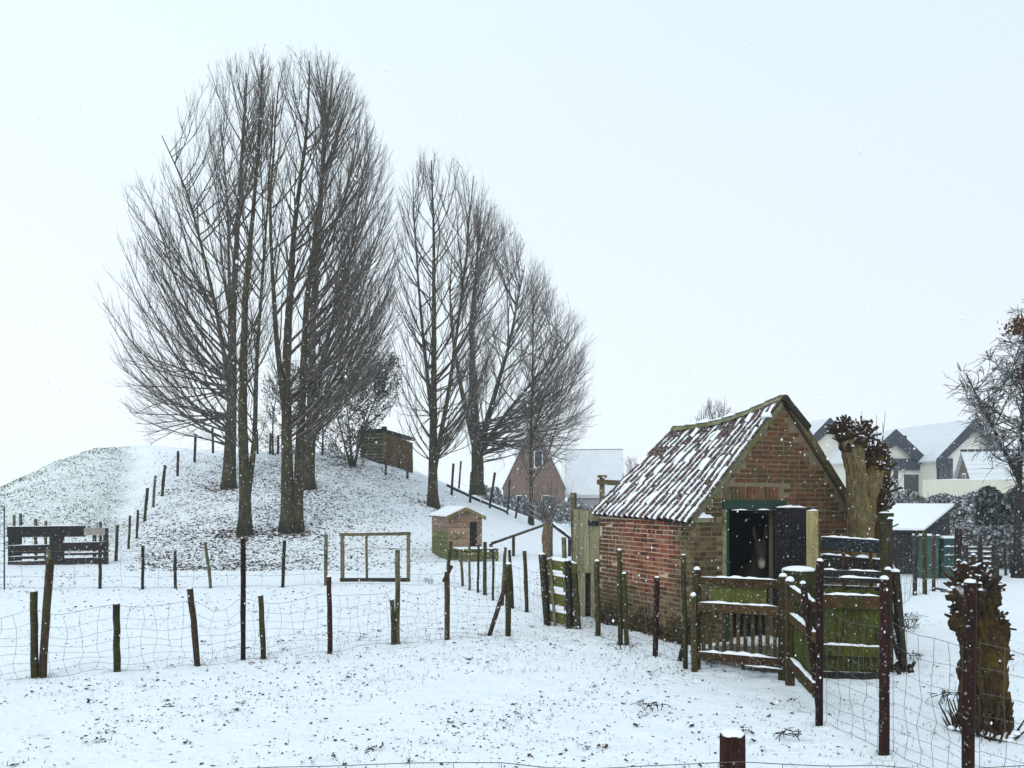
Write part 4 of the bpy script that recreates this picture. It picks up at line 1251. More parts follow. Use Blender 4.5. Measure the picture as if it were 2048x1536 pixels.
mb.add(vs, fs).build('far_roof_slope', M['roof_snow'], shed, sm=True)
# ridge tiles with snow
for k in range(8):
    u0 = -0.05 + k * (LEN + 0.1) / 8; u1 = u0 + (LEN + 0.1) / 8 + 0.03
    a, b = roof_pt(u0, 1, 0.03), roof_pt(u1, 1, 0.045)
    s = GD; mbr = MB(); vs = []
    for p in (a, b):
        for i in range(7):
            an = math.pi * i / 6
            vs.append(p + s * (math.cos(an) * 0.13) + UP * (math.sin(an) * 0.10 - 0.07))
    mbr.add(vs, [(i, i + 1, i + 8, i + 7) for i in range(6)] + [tuple(range(7)), tuple(range(13, 6, -1))])
    rt = mbr.build('ridge_tile', M['lichen'], shed)
    sn = MB().snow_strip(a + UP * 0.024 + WD * 0.005, b + UP * 0.024, 0.19, 0.085, 0.1)
    sn.build('snow', M['snow'], rt, sm=True)
# verge mortar on the left rake, boards on the right rake
mb = MB()
for k in range(12):
    v0, v1 = -0.04 + k * 1.02 / 12, -0.04 + (k + 1) * 1.02 / 12
    a, b = roof_pt(-0.055, v0, 0.0), roof_pt(-0.055, v1, 0.0)
    w = random.uniform(0.07, 0.10); dn = random.uniform(0.08, 0.12)
    mb.hexa([a - UP * dn, b - UP * dn, b - UP * dn + WD * w, a - UP * dn + WD * w, a + UP * .02, b + UP * .02, b + UP * .02 + WD * w, a + UP * .02 + WD * w])
mb.build('verge', M['lichen'], shed)
a, b = roof_pt(-0.06, 1.06, 0.02), roof_pt(-0.06, 2.10, 0.03)
MB().bar(a - UP * .03, b - UP * .03, 0.08, 0.10, up=(b - a).cross(WD), jit=.012).build('bargeboard', M['frame_wood'], shed)
a, b = roof_pt(-0.07, 0.97, 0.06), roof_pt(-0.07, 1.30, 0.07)
MB().bar(a, b, 0.11, 0.10, up=(b - a).cross(WD), jit=.012).build('verge_cap', M['post_dark'], shed)
c = roof_pt(-0.02, 0.80, 0.05)
MB().dome(c, 0.09, 0.09, 8).build('snow_lump', M['snow'], shed, sm=True)
# corner stone with snow at the near eave, a wire clump
c = NC - GD * 0.02 - WD * 0.03 + UP * 1.86
MB().box(c + GD * 0.0, GD * 0.36, WD * 0.1, UP * 0.07).build('corbel', M['lichen'], shed)
MB().snow_strip(c + GD * 0.02 + WD * .04 + UP * .07, c + GD * 0.36 + WD * .04 + UP * 0.07, 0.12, 0.09, 0.05).build('snow_lump', M['snow'], shed, sm=True)
# door frame and leaf
MB().box(gp(DX0 - 0.07, DZ - 0.10) - WD * 0.035, GD * (DX1 - DX0 + 0.20), WD * 0.12, UP * 0.14).build('lintel', M['green_paint'], shed)
MB().snow_strip(gp(DX0 + 0.1, DZ - 0.115) - WD * .02, gp(DX1 - .05, DZ - 0.115) - WD * .02, 0.05, 0.03, 0.05, gaps=1.2).build('snow', M['snow'], shed, sm=True)
MB().box(gp(DX0 - 0.07, -.1) - WD * 0.02, GD * 0.07, WD * 0.1, UP * (DZ)).build('door_jamb', M['lichen'], shed)
MB().box(gp(DX0, -.1) - WD * 0.01, GD * 0.06, WD * 0.1, UP * (DZ)).build('door_jamb', M['green_paint'], shed)
MB().box(gp(DX1 - 0.04, -.1) - WD * 0.01, GD * 0.05, WD * 0.1, UP * (DZ)).build('door_jamb', M['green_paint'], shed)
hp = gp(DX1 - 0.15, 0.12) - WD * 0.06
dd = (GD * math.cos(math.radians(22)) - WD * math.sin(math.radians(22))).normalized()
dn = dd.cross(UP)
leaf = MB()
for k in range(5):
    leaf.box(hp + dd * (k * 0.135) , dd * 0.128, dn * 0.035, UP * (1.96 - (0.02 if k % 2 else 0)))
leaf = leaf.build('door', M['door'], shed)
MB().snow_strip(hp + dd * 0.02 + dn * .018 + UP * 1.965, hp + dd * 0.5 + dn * .018 + UP * 1.965, 0.05, 0.035, 0.05).build('snow', M['snow'], leaf, sm=True)
for z in (0.35, 1.5):
    MB().box(hp + dd * 0.0 + dn * 0.037 + UP * z, dd * 0.66, dn * 0.02, UP * 0.1).build('ledge', M['door'], leaf)
# black panels added inside to stand in for the doorway's shade; floor
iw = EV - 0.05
MB().box(NC + GD * (TH + .01) + WD * (LEN - TH - .03), GD * (GW - 2 * TH - .02), WD * .02, UP * iw).build('shade_lining', M['tar'], shed)
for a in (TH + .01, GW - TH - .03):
    MB().box(NC + GD * a + WD * (TH + .01), GD * .02, WD * (LEN - 2 * TH - .05), UP * iw).build('shade_lining', M['tar'], shed)
MB().box(NC + GD * (DX1 + .03) + WD * (TH + .01), GD * (GW - DX1 - TH - .1), WD * .02, UP * iw).build('shade_lining', M['tar'], shed)
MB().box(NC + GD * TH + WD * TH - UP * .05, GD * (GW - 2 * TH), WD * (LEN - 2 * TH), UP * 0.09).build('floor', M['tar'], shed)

# ------------------------------------------------------------------ donkey in the doorway
def mk_fur():
    m, nt, b = new_mat('donkey_coat')
    tc = nt.nodes.new('ShaderNodeTexCoord')
    P = tc.outputs['Object']
    sp = nt.nodes.new('ShaderNodeSeparateXYZ'); nt.links.new(P, sp.inputs[0])
    fur = n_mix(nt, n_noise(nt, P, 30, 4), (0.022, 0.016, 0.011), (0.065, 0.046, 0.033))
    d = nt.nodes.new('ShaderNodeVectorMath'); d.operation = 'DISTANCE'
    nt.links.new(P, d.inputs[0]); d.inputs[1].default_value = MUZ
    f = n_ramp(nt, n_math(nt, 'ADD', d.outputs['Value'], n_math(nt, 'MULTIPLY', n_noise(nt, P, 20, 3), 0.04)), 0.10, 0.17, (1, 1, 1), (0, 0, 0))
    col = n_mix(nt, f, fur, (0.42, 0.36, 0.31))
    nt.links.new(col, b.inputs['Base Color'])
    b.inputs['Roughness'].default_value = 0.9
    n_bump(nt, b, n_noise(nt, P, 80, 3), 0.5, 0.01)
    return m
DB = Vector((4.17, 13.28, 0.05))       # ground point below the donkey's chest
dk = thing('donkey', 'brown donkey with pale muzzle and upright ears looking out of the dark shed doorway', 'donkey', DB)
fx = (Vector((0, 0, 0)) - DB); fx.z = 0; fx = (fx.normalized() * 0.75 + (-WD) * 0.25).normalized()      # faces the doorway
fs_ = Vector((fx.y, -fx.x, 0)) * -1.0
def D(f, s, z): return fx * f + fs_ * s + UP * z
MUZ = tuple(D(0.62, 0, 1.05))
M['fur'] = mk_fur()
nodes = {
 'pelvis': (D(-0.62, 0, 0.86), .20), 'loin': (D(-0.35, 0, 0.84), .235), 'barrel': (D(-0.05, 0, 0.82), .25), 'chest': (D(0.18, 0, 0.86), .20),
 'neck1': (D(0.30, 0, 1.05), .135), 'neck2': (D(0.40, 0, 1.26), .105), 'poll': (D(0.45, 0, 1.40), .095), 'brow': (D(0.52, 0, 1.32), .10),
 'nose': (D(0.585, 0, 1.19), .078), 'muzzle': (D(0.62, 0, 1.08), .062), 'lip': (D(0.625, 0, 1.02), .045),
 'tail1': (D(-0.82, 0, 0.86), .04), 'tail2': (D(-0.86, 0, 0.55), .03)}
edges = [('pelvis', 'loin'), ('loin', 'barrel'), ('barrel', 'chest'), ('chest', 'neck1'), ('neck1', 'neck2'), ('neck2', 'poll'), ('poll', 'brow'),
         ('brow', 'nose'), ('nose', 'muzzle'), ('muzzle', 'lip'), ('pelvis', 'tail1'), ('tail1', 'tail2')]
for s, n in ((-1, 'l'), (1, 'r')):
    nodes['ear0' + n] = (D(0.45, s * 0.065, 1.47), .032); nodes['ear1' + n] = (D(0.44, s * 0.095, 1.58), .042); nodes['ear2' + n] = (D(0.43, s * 0.10, 1.68), .030); nodes['ear3' + n] = (D(0.43, s * 0.095, 1.74), .010)
    edges += [('poll', 'ear0' + n), ('ear0' + n, 'ear1' + n), ('ear1' + n, 'ear2' + n), ('ear2' + n, 'ear3' + n)]
    nodes['sh' + n] = (D(0.16, s * 0.15, 0.62), .085); nodes['kn' + n] = (D(0.18, s * 0.14, 0.36), .048); nodes['fe' + n] = (D(0.17, s * 0.14, 0.12), .035); nodes['ho' + n] = (D(0.20, s * 0.14, 0.03), .045)
    edges += [('chest', 'sh' + n), ('sh' + n, 'kn' + n), ('kn' + n, 'fe' + n), ('fe' + n, 'ho' + n)]
    nodes['th' + n] = (D(-0.58, s * 0.15, 0.64), .11); nodes['hk' + n] = (D(-0.72, s * 0.14, 0.38), .052); nodes['hf' + n] = (D(-0.68, s * 0.14, 0.12), .036); nodes['hh' + n] = (D(-0.65, s * 0.14, 0.03), .045)
    edges += [('pelvis', 'th' + n), ('th' + n, 'hk' + n), ('hk' + n, 'hf' + n), ('hf' + n, 'hh' + n)]
keys = list(nodes)
me = bpy.data.meshes.new('body')
me.from_pydata([tuple(nodes[k][0]) for k in keys], [(keys.index(a), keys.index(b)) for a, b in edges], [])
me.materials.append(M['fur'])
bo = link('body', me, dk)
md = bo.modifiers.new('skin', 'SKIN')
for k, sv in zip(keys, me.skin_vertices[0].data):
    r = nodes[k][1]
    sv.radius = (r, r)
me.skin_vertices[0].data[keys.index('pelvis')].use_root = True
ss_ = bo.modifiers.new('sub', 'SUBSURF'); ss_.levels = 2; ss_.render_levels = 2
for s in (-1, 1):
    MB().dome(DB + D(0.555, s * 0.078, 1.30), 0.022, 0.018, 8).build('eye', M['black'], dk, sm=True)
    MB().dome(DB + D(0.672, s * 0.028, 1.055), 0.014, 0.008, 6).build('nostril', M['black'], dk, sm=True)
    # pale rimmed ear lining
    e = [DB + D(0.478, s * 0.068, 1.49), DB + D(0.488, s * 0.098, 1.58), DB + D(0.466, s * 0.102, 1.67), DB + D(0.442, s * 0.096, 1.73)]
    MB().tube(e, [0.012, 0.022, 0.016, 0.004], 6).build('ear_lining', M['post_olive'], dk, sm=True)
mn = MB()
for k in range(26):
    t = k / 25
    p = DB + D(0.28 + 0.17 * t, 0, 1.16 + 0.30 * t) - fx * 0.09
    mn.tube([p, p + UP * 0.05 - fx * 0.035 + fs_ * random.uniform(-.02, .02)], [0.014, 0.004], 4)
mn.build('mane', M['post_dark'], dk)

# ------------------------------------------------------------------ posts and wire fences
def post_mesh(b, t, r, sq=False, sides=9):
    mb = MB()
    b, t = Vector(b), Vector(t)
    n = 5
    pts = [b.lerp(t, i / n) + Vector((random.uniform(-.006, .006), random.uniform(-.006, .006), 0)) * (1 if 0 < i < n else 0) for i in range(n + 1)]
    pts[0] = pts[0] - UP * 0.12
    if sq:
        d = (t - b).normalized()
        a = random.uniform(-.4, .4)
        s = Vector((math.cos(a), math.sin(a), 0))
        mb.bar(pts[0], t, 2 * r, 2 * r, up=s.cross(d), jit=.003)
    else:
        mb.tube(pts, [r * random.uniform(0.94, 1.06) for _ in pts], sides, rough=0.05)
    return mb

def px_post(tx, ty, bx, by, w):
    b = hit(bx, by)
    t = at(tx, ty, b.y)
    return b, t, w / F * b.y / 2

POSTS = []
def add_post(parent, spec, mat, snowy=True, label=None, name='post', sq=False):
    b, t, r = px_post(*spec)
    POSTS.append(b)
    o = post_mesh(b, t, r, sq).build(name, M[mat], parent, sm=not sq)
    if label: o['label'] = label
    if snowy:
        MB().dome(t - UP * 0.004, r * 0.98, max(0.012, r * random.uniform(0.5, 0.9)), 8).build('snow_cap', M['snow'], o, sm=True)
    return b, t, r, o

def wire_tube(acc, pts, r):
    acc.append((np.array([tuple(p) for p in pts]), r))

def build_wires(acc, name, mat, parent, kind=None):
    by = {}
    for p, r in acc: by.setdefault(len(p), []).append((p, r))
    parts = []
    for n, L in by.items():
        P_ = np.stack([x[0] for x in L]); R_ = np.stack([np.full(n, x[1]) for x in L])
        parts.append(tubes_np(P_, R_, 3))
    V, Q = cat_np(parts)
    return np_obj(name, V, Q, M[mat], parent)

def netting(acc, b0, b1, h0, h1, rows, dx, r, z0=0.03, sag=0.05, wob=0.02):
    """woven wire between two ground points"""
    L = (b1 - b0).length
    n = max(2, int(L / dx))
    ph = random.uniform(0, 9)
    def pt(i, j):
        t = i / n
        p = b0.lerp(b1, t)
        h = h0 + (h1 - h0) * t - sag * math.sin(math.pi * t)
        gzp = gzf(p.x, p.y)
        q = Vector((p.x, p.y, gzp + z0 + (h - z0) * rows[j]))
        k = wob * math.sin(math.pi * t) ** 0.5
        q += Vector((math.sin(i * 1.9 + j * 1.3 + ph), math.cos(i * 1.3 + j * 2.1 + ph), math.sin(i * 0.8 + j + ph) * 1.2)) * k
        return q
    G = [[pt(i, j) for j in range(len(rows))] for i in range(n + 1)]
    for j in range(len(rows)):
        wire_tube(acc, [G[i][j] for i in range(n + 1)], r * (1.3 if j in (0, len(rows) - 1) else 1.0))
    for i in range(n + 1):
        wire_tube(acc, G[i], r)

ROWS = [0, .1, .2, .32, .46, .62, .8, 1.0]
# front fence, from the left edge round to the brace post
fr_root = thing('wire_fence', 'nearest left wire netting fence on mixed crooked posts across the paddock', 'fence', hit(393, 1332), 'wire fences in the paddock')
SP = [((68, 1183, 70, 1355, 14), 'post_green', None), ((101, 1118, 85, 1355, 15), 'post_brown', 'tall brown post leaning right beside a green one'),
      ((89, 1235, 82, 1352, 9), 'post_green', None),
      ((233, 1208, 234, 1343, 13), 'post_green', None), ((380, 1177, 396, 1332, 12), 'post_brown', 'brown post leaning left'),
      ((486, 1078, 486, 1320, 10), 'post_red', 'tall thin rust red post'), ((521, 1191, 527, 1317, 11), 'post_green', None),
      ((658, 1153, 660, 1306, 10), 'post_red', None), ((784, 1200, 787, 1288, 9), 'post_green', None), ((795, 1100, 795, 1287, 10), 'post_olive', None),
      ((894, 1143, 894, 1279, 11), 'post_brown', None), ((1017, 1128, 1016, 1271, 12), 'post_green', None)]
pts = []
for sp, m, lab in SP:
    b, t, r, o = add_post(fr_root, sp, m, snowy=(sp[1] > 1125), label=lab)
    pts.append((b, t, r))
b, t, r = px_post(1014, 1160, 977, 1270, 9)
MB().tube([b - UP * .05, Vector((t.x, pts[-1][0].y - 0.05, t.z))], r, 8).build('brace', M['post_brown'], fr_root, sm=True)
MB().bar(pts[10][1] + Vector((-.05, -.06, -.16)), pts[10][1] + Vector((.08, -.06, .1)), .03, .06).build('wood_block', M['gate_wood'], fr_root)
acc = []
chain = [hit(-60, 1362)] + [pts[i][0] for i in (0, 3, 4, 5, 7, 9, 10, 11)]
for a, b in zip(chain, chain[1:]):
    netting(acc, a - Vector((0, .07, 0)), b - Vector((0, .07, 0)), 0.86, 0.86, ROWS, 0.16, 0.0021, sag=random.uniform(0.02, 0.14), wob=0.03)
build_wires(acc, 'netting', 'rust_wire', fr_root)

# second fence below the mound, turning towards the small gate
f2 = thing('wire_fence', 'second wire fence on thin stakes along the foot of the mound', 'fence', hit(350, 1176), 'wire fences in the paddock')
SP = [((96, 1098, 97, 1179, 8), 'post_olive'), ((200, 1085, 200, 1177, 6), 'post_dark'), ((286, 1091, 285, 1179, 6), 'post_dark'), ((350, 1101, 351, 1177, 6), 'post_dark'),
      ((410, 1084, 422, 1176, 6), 'post_olive'), ((488, 1076, 487, 1174, 7), 'post_green'), ((569, 1081, 565, 1175, 7), 'post_dark'), ((652, 1068, 652, 1170, 7), 'post_olive')]
q2 = []
for sp, m in SP:
    b, t, r, o = add_post(f2, sp, m, snowy=False); q2.append((b, t))
acc = []
ch = [hit(-60, 1178)] + [x[0] for x in q2] + [hit(780, 1170), hit(895, 1172)]
for a, b in zip(ch, ch[1:]):
    netting(acc, a, b, 0.95, 0.95, [0, .3, .65, 1.0], 0.6, 0.0032, sag=0.04, wob=0.02)
build_wires(acc, 'wire', 'wire', f2)
f3 = thing('stake_fence', 'close row of mossy stakes running from the hen house towards the small gate', 'fence', hit(970, 1190), 'wire fences in the paddock')
SP = [((902, 1083, 893, 1166, 7), 'post_green'), ((921, 1107, 926, 1173, 6), 'post_olive'), ((939, 1090, 939, 1180, 5), 'post_olive'), ((957, 1090, 956, 1184, 5), 'post_dark'),
      ((970, 1084, 970, 1190, 8), 'post_green'), ((987, 1098, 986, 1200, 5), 'post_dark'), ((1011, 1095, 1004, 1211, 7), 'post_olive'), ((1019, 1100, 1026, 1216, 6), 'post_dark'),
      ((1049, 1102, 1054, 1224, 8), 'post_brown')]
q3 = []
for sp, m in SP:
    b, t, r, o = add_post(f3, sp, m, snowy=False); q3.append(b)
acc = []
for a, b in zip(q3, q3[1:]):
    netting(acc, a, b, 0.85, 0.85, [0, .25, .5, .75, 1.0], 0.3, 0.0022, sag=0.03)
netting(acc, q3[-1], hit(1090, 1245), 0.85, 0.9, [0, .25, .5, .75, 1.0], 0.25, 0.0022)
build_wires(acc, 'wire', 'wire', f3)

# posts along the side of the shed
f4 = thing('post_fence', 'row of mossy green posts close in front of the brick side wall', 'fence', hit(1250, 1290), 'wire fences in the paddock')
SP = [((1194, 1122, 1196, 1272, 11), 'post_green', None), ((1239, 1100, 1241, 1290, 10), 'post_green', None), ((1248, 1147, 1254, 1291, 10), 'post_green', None),
      ((1314, 1155, 1310, 1312, 11), 'post_red', 'wet dark red round post'), ((1367, 1110, 1371, 1336, 10), 'post_green', 'tall thin mossy stake by the gate')]
q4 = []
for sp, m, lab in SP:
    b, t, r, o = add_post(f4, sp, m, label=lab); q4.append(b)
acc = []
ch = [hit(1150, 1258)] + [q4[0], q4[1], q4[3], q4[4]]
for a, b in zip(ch, ch[1:]):
    netting(acc, a, b, 0.85, 0.85, [0, .2, .45, .7, 1.0], 0.2, 0.0018)
build_wires(acc, 'netting', 'rust_wire', f4)
b, t, r = px_post(1383, 1230, 1357, 1322, 9)
MB().tube([b - UP * .04, t], r, 7).build('prop', M['post_dark'], f4, sm=True)

# fence climbing the west flank and crossing the crest
f5 = thing('wire_fence', 'wire fence climbing the mound between green turf and the wooded flank', 'fence', hit(275, 1078), 'wire fences in the paddock')
SP = [((235, 1050, 232, 1122, 6), 'post_brown'), ((260, 1031, 257, 1098, 5), 'post_brown'), ((276, 1020, 273, 1078, 5), 'post_dark'), ((295, 976, 289, 1042, 6), 'post_green'),
      ((311, 951, 306, 1013, 5), 'post_olive'), ((330, 930, 324, 992, 6), 'post_green'), ((356, 902, 355, 952, 5), 'post_dark'), ((391, 868, 389, 925, 5), 'post_dark')]
q5 = []
for sp, m in SP:
    b, t, r, o = add_post(f5, sp, m, snowy=False); q5.append((b, t))
for px, py, hh in ((426, 903, 52), (452, 908, 45), (515, 912, 48), (540, 914, 42), (556, 912, 38)):
    b = at(px, py, 46.5); b.z = gzf(b.x, b.y)
    o = post_mesh(b, b + Vector((random.uniform(-.05, .05), 0, hh / F * 46.5)), 0.07).build('post', M['post_dark'], f5, sm=True)
    q5.append((b, b + UP * 1.4))
acc = []
for (a, _), (b, _) in zip(q5, q5[1:]):
    for h in (0.35, 0.75, 1.1):
        wire_tube(acc, [a + UP * h, a.lerp(b, .5) + UP * (h - .03), b + UP * h], 0.006)
build_wires(acc, 'wire', 'wire', f5)
# fence along the eastern shoulder
f6 = thing('wire_fence', 'thin post and wire fence dropping down the right shoulder of the mound', 'fence', hit(985, 1015), 'wire fences in the paddock')
q6 = []
for (tx, ty, bx, by, w, Y) in ((772, 928, 771, 950, 4, 0), (817, 925, 814, 957, 5, 0), (907, 927, 903, 990, 5, 0), (922, 922, 914, 966, 4, 0), (943, 944, 940, 1005, 5, 0), (990, 945, 979, 1016, 5, 0),
                              (1020, 958, 1015, 1008, 4, 46), (1038, 992, 1031, 1036, 4, 0), (1060, 1018, 1057, 1046, 4, 0)):
    if Y: b = at(bx, by, Y); b.z = gzf(b.x, b.y)
    else: b = hit(bx, by, 20)
    t = at(tx, ty, b.y)
    o = post_mesh(b, t, w / F * b.y / 2).build('post', M['post_dark'], f6, sm=True)
    q6.append(b)
acc = []
q6s = sorted(q6, key=lambda p: p.x)
for a, b in zip(q6s, q6s[1:]):
    for h in (0.4, 0.9):
        wire_tube(acc, [a + UP * h, a.lerp(b, .5) + UP * (h - .03), b + UP * h], 0.006)
build_wires(acc, 'wire', 'wire', f6)

# right hand netting fence beside the pen
f7 = thing('netting_fence', 'tall wire netting fence on wet red brown round posts at lower right', 'fence', hit(1768, 1508), None)
SP = [((1640, 1122, 1638, 1450, 15), 'post_red'), ((1769, 1158, 1768, 1508, 20), 'post_red')]
q7 = []
for sp, m in SP:
    b, t, r, o = add_post(f7, sp, m); q7.append(b)
b = at(1937, 1585, 5.82); b.z = gzf(b.x, b.y)
o = post_mesh(b, at(1940, 1165, 5.82), 0.043).build('post', M['post_red'], f7, sm=True)
MB().dome(at(1940, 1165, 5.82), 0.042, 0.03).build('snow_cap', M['snow'], o, sm=True)
q7.append(b)
b = Vector((4.6, 4.7, 0)); b.z = gzf(b.x, b.y)
post_mesh(b, b + UP * 1.45, 0.045).build('post', M['post_red'], f7, sm=True)
q7.append(b)
b_, t_, r_ = px_post(1606, 1167, 1640, 1425, 13)
o = post_mesh(b_, t_, r_).build('post', M['post_red'], f7, sm=True); o['label'] = 'short red post leaning left against the corner post'
MB().dome(t_, r_, .03).build('snow_cap', M['snow'], o, sm=True)
acc = []
for a, b in zip(q7, q7[1:]):
    netting(acc, a + Vector((.06, -.04, 0)), b + Vector((.06, -.04, 0)), 1.14, 1.10, [0, .08, .17, .27, .38, .51, .66, .83, 1.0], 0.15, 0.0021, sag=0.06, wob=0.018)
build_wires(acc, 'netting', 'wire', f7)

# fence right in front of the camera
f8 = thing('netting_fence', 'near wire fence with one thick dark post cut off by the picture bottom', 'fence', Vector((0.885, 3.1, 0)), None)
b = Vector(((1466 - CX) / F * 3.1, 3.1, 0)); b.z = gzf(b.x, b.y)
t = at(1465, 1467, 3.1)
o = post_mesh(b, t, 0.052, sides=14).build('post', M['post_red'], f8, sm=True)
MB().dome(t - UP * .003, 0.050, 0.020, 14, 4).build('snow_cap', M['snow'], o, sm=True)
lft = Vector((-3.4, 3.5, 0)); rgt = Vector((3.6, 3.05, 0))
for p in (lft, rgt):
    p.z = gzf(p.x, p.y)
    o = post_mesh(p, p + UP * (1.10 if p is lft else 1.22), 0.05).build('post', M['post_red'], f8, sm=True)
acc = []
for a, bb_, h0, h1 in ((lft, b, 0.98, 1.165), (b, rgt, 1.165, 1.15)):
    netting(acc, a - Vector((0, .055, 0)), bb_ - Vector((0, .055, 0)), h0, h1, [0, .12, .25, .4, .58, .78, 1.0], 0.18, 0.0016, sag=0.0, wob=0.008)
build_wires(acc, 'netting', 'wire', f8)

# stakes beyond the pen on the right
f9 = thing('stake_fence', 'scattered stakes and netting in front of the black shed on the right', 'fence', hit(1848, 1188), None)
SP = [((1834, 1065, 1829, 1190, 8), 'post_dark'), ((1849, 1062, 1850, 1188, 9), 'post_green'), ((1868, 1066, 1867, 1182, 7), 'post_brown'),
      ((1917, 1058, 1914, 1170, 14), 'post_red'), ((1960, 1072, 1965, 1160, 6), 'post_red'), ((2009, 1090, 2012, 1150, 5), 'post_dark'), ((2020, 1095, 2022, 1146, 5), 'post_dark')]
q9 = []
for sp, m in SP:
    b, t, r, o = add_post(f9, sp, m, snowy=False); q9.append(b)
acc = []
for a, b in zip(q9, q9[1:]):
    netting(acc, a, b, 1.0, 1.0, [0, .2, .4, .6, .8, 1.0], 0.3, 0.003)
netting(acc, q9[0], hit(1800, 1215), 1.0, 1.0, [0, .2, .4, .6, .8, 1.0], 0.3, 0.003)
build_wires(acc, 'netting', 'wire', f9)

# ------------------------------------------------------------------ the pen before the shed door
def gp2(px, py, Y): return at(px, py, Y)
GA, GB = hit(1390, 1344), hit(1566, 1362)             # gate ends on the ground
gd = (GB - GA); gl = gd.length; gd.normalize()
gn = Vector((-gd.y, gd.x, 0))                          # away from the camera
gate = thing('pen_gate', 'mossy wooden baluster gate with snow on its rails before the shed doorway', 'gate', GA)
def G(a, b, z): return GA + gd * a + gn * b + UP * z
def rail(parent, a0, a1, z, h, w, mat, b=0.0, snow=0.03, dz=0.0, name='rail', gaps=0.0):
    o = MB().bar(G(a0, b, z), G(a1, b, z + dz), w, h, jit=.004).build(name, M[mat], parent)
    if snow: MB().snow_strip(G(a0 + .01, b, z + h / 2), G(a1 - .01, b, z + h / 2 + dz), w * 0.95, snow, 0.06, gaps).build('snow', M['snow'], o, sm=True)
    return o
zt = 1.185
for a, b, h, w in ((0.0, 0.0, 0.98, 0.075), (-0.02, 0.16, 1.30, 0.085), (gl, 0.0, 1.27, 0.095)):
    o = MB().bar(G(a, b, -0.12), G(a + (0.0 if a else -0.02), b, h), w, w, up=gn, jit=.005).build('gate_post', M['gate_upright'], gate)
    MB().dome(G(a + (0.0 if a else -0.02), b, h - .004), w * 0.55, 0.05, 8).build('snow_cap', M['snow'], o, sm=True)
rail(gate, 0.03, gl - 0.045, 1.165, 0.10, 0.06, 'gate_wood', 0.10, 0.035)
rail(gate, 0.04, gl - 0.05, 0.845, 0.115, 0.055, 'gate_wood', 0.0, 0.03)
rail(gate, 0.04, gl - 0.05, 0.22, 0.10, 0.055, 'gate_wood', 0.0, 0.05)
NB = 11
for k in range(NB):
    a = 0.10 + k * (gl - 0.20) / (NB - 1)
    MB().bar(G(a, 0.032, 0.24), G(a, 0.032, 0.82), 0.045, 0.02, up=gn, jit=.004).build('baluster', M['gate_upright'], gate)
for a0, a1 in ((0.14, 0.42), (0.425, 0.86)):
    MB().box(G(a0, 0.145, 0.90), gd * (a1 - a0), gn * 0.03, UP * 0.24).build('board', M['moss_board'], gate)
rail(gate, 0.60, gl + 0.02, 0.13, 0.05, 0.05, 'post_dark', -0.05, 0.02, name='batten')

# side hurdle coming towards us to the corner post
HA, HB = hit(1580, 1372), hit(1634, 1432)
hd = (HB - HA); hl = hd.length; hd.normalize(); hn = Vector((-hd.y, hd.x, 0))
hur = thing('side_hurdle', 'mossy plank hurdle running from the gate to the red corner post', 'fence', HA)
def H(a, b, z): return HA + hd * a + hn * b + UP * z
o = MB().bar(H(0, 0, -.1), H(0, 0, 1.24), 0.09, 0.09, up=hn, jit=.004).build('gate_post', M['gate_upright'], hur)
MB().dome(H(0, 0, 1.236), .055, .06, 8).build('snow_cap', M['snow'], o, sm=True)
for z, h in ((1.13, .11), (0.82, .1), (0.30, .09)):
    o = MB().bar(H(0.05, 0, z), H(hl - .06, 0, z - 0.03), 0.05, h, jit=.004).build('rail', M['gate_wood'], hur)
    MB().snow_strip(H(0.05, 0, z + h / 2), H(hl - .08, 0, z + h / 2 - .03), 0.055, 0.045, 0.06).build('snow', M['snow'], o, sm=True)
for k in range(int(hl / 0.16)):
    a = 0.12 + k * 0.16
    MB().bar(H(a, 0.045, 0.12), H(a, 0.045, 0.80), 0.13, 0.02, up=hn, jit=.004).build('plank', M['moss_plank'], hur)

# right plank panel
RA, RB = hit(1640, 1352), hit(1766, 1356)
pd = (RB - RA); pl = pd.length; pd.normalize(); pn = Vector((-pd.y, pd.x, 0))
pan = thing('wooden_hurdle', 'moss green vertical plank hurdle with snowy crossbars between two red posts', 'fence', RA)
def R_(a, b, z): return RA + pd * a + pn * b + UP * z
NPK = 8
for k in range(NPK):
    a = 0.0 + k * pl / NPK
    MB().box(R_(a + .004, random.uniform(0, .008), 0.0 + random.uniform(0, .03)), pd * (pl / NPK - .008), pn * 0.025, UP * (1.06 + random.uniform(-.01, .02))).build('plank', M['moss_plank'], pan)
for z, h, m in ((0.40, .13, 'moss_plank'), (1.02, .16, 'gate_wood')):
    o = MB().bar(R_(0, -.03, z - h / 2), R_(pl, -.03, z - h / 2 - .01), 0.05, h, jit=.004).build('rail', M[m], pan)
    MB().snow_strip(R_(0.01, -.03, z), R_(pl - .01, -.03, z - .01), 0.055, 0.035, 0.06).build('snow', M['snow'], o, sm=True)
MB().box(R_(-.02, -.06, -.05), pd * (pl + .04), pn * 0.04, UP * .12).build('kick_board', M['dark_plank'], pan)
for z, b in ((1.20, .10), (1.285, .16)):
    o = MB().bar(R_(-.02, b, z), R_(pl + .03, b, z - .015), 0.04, 0.055, jit=.004).build('rail', M['dark_plank'], pan)
    MB().snow_strip(R_(0, b, z + .027), R_(pl, b, z + .015), 0.045, 0.03, 0.06, gaps=.4).build('snow', M['snow'], o, sm=True)
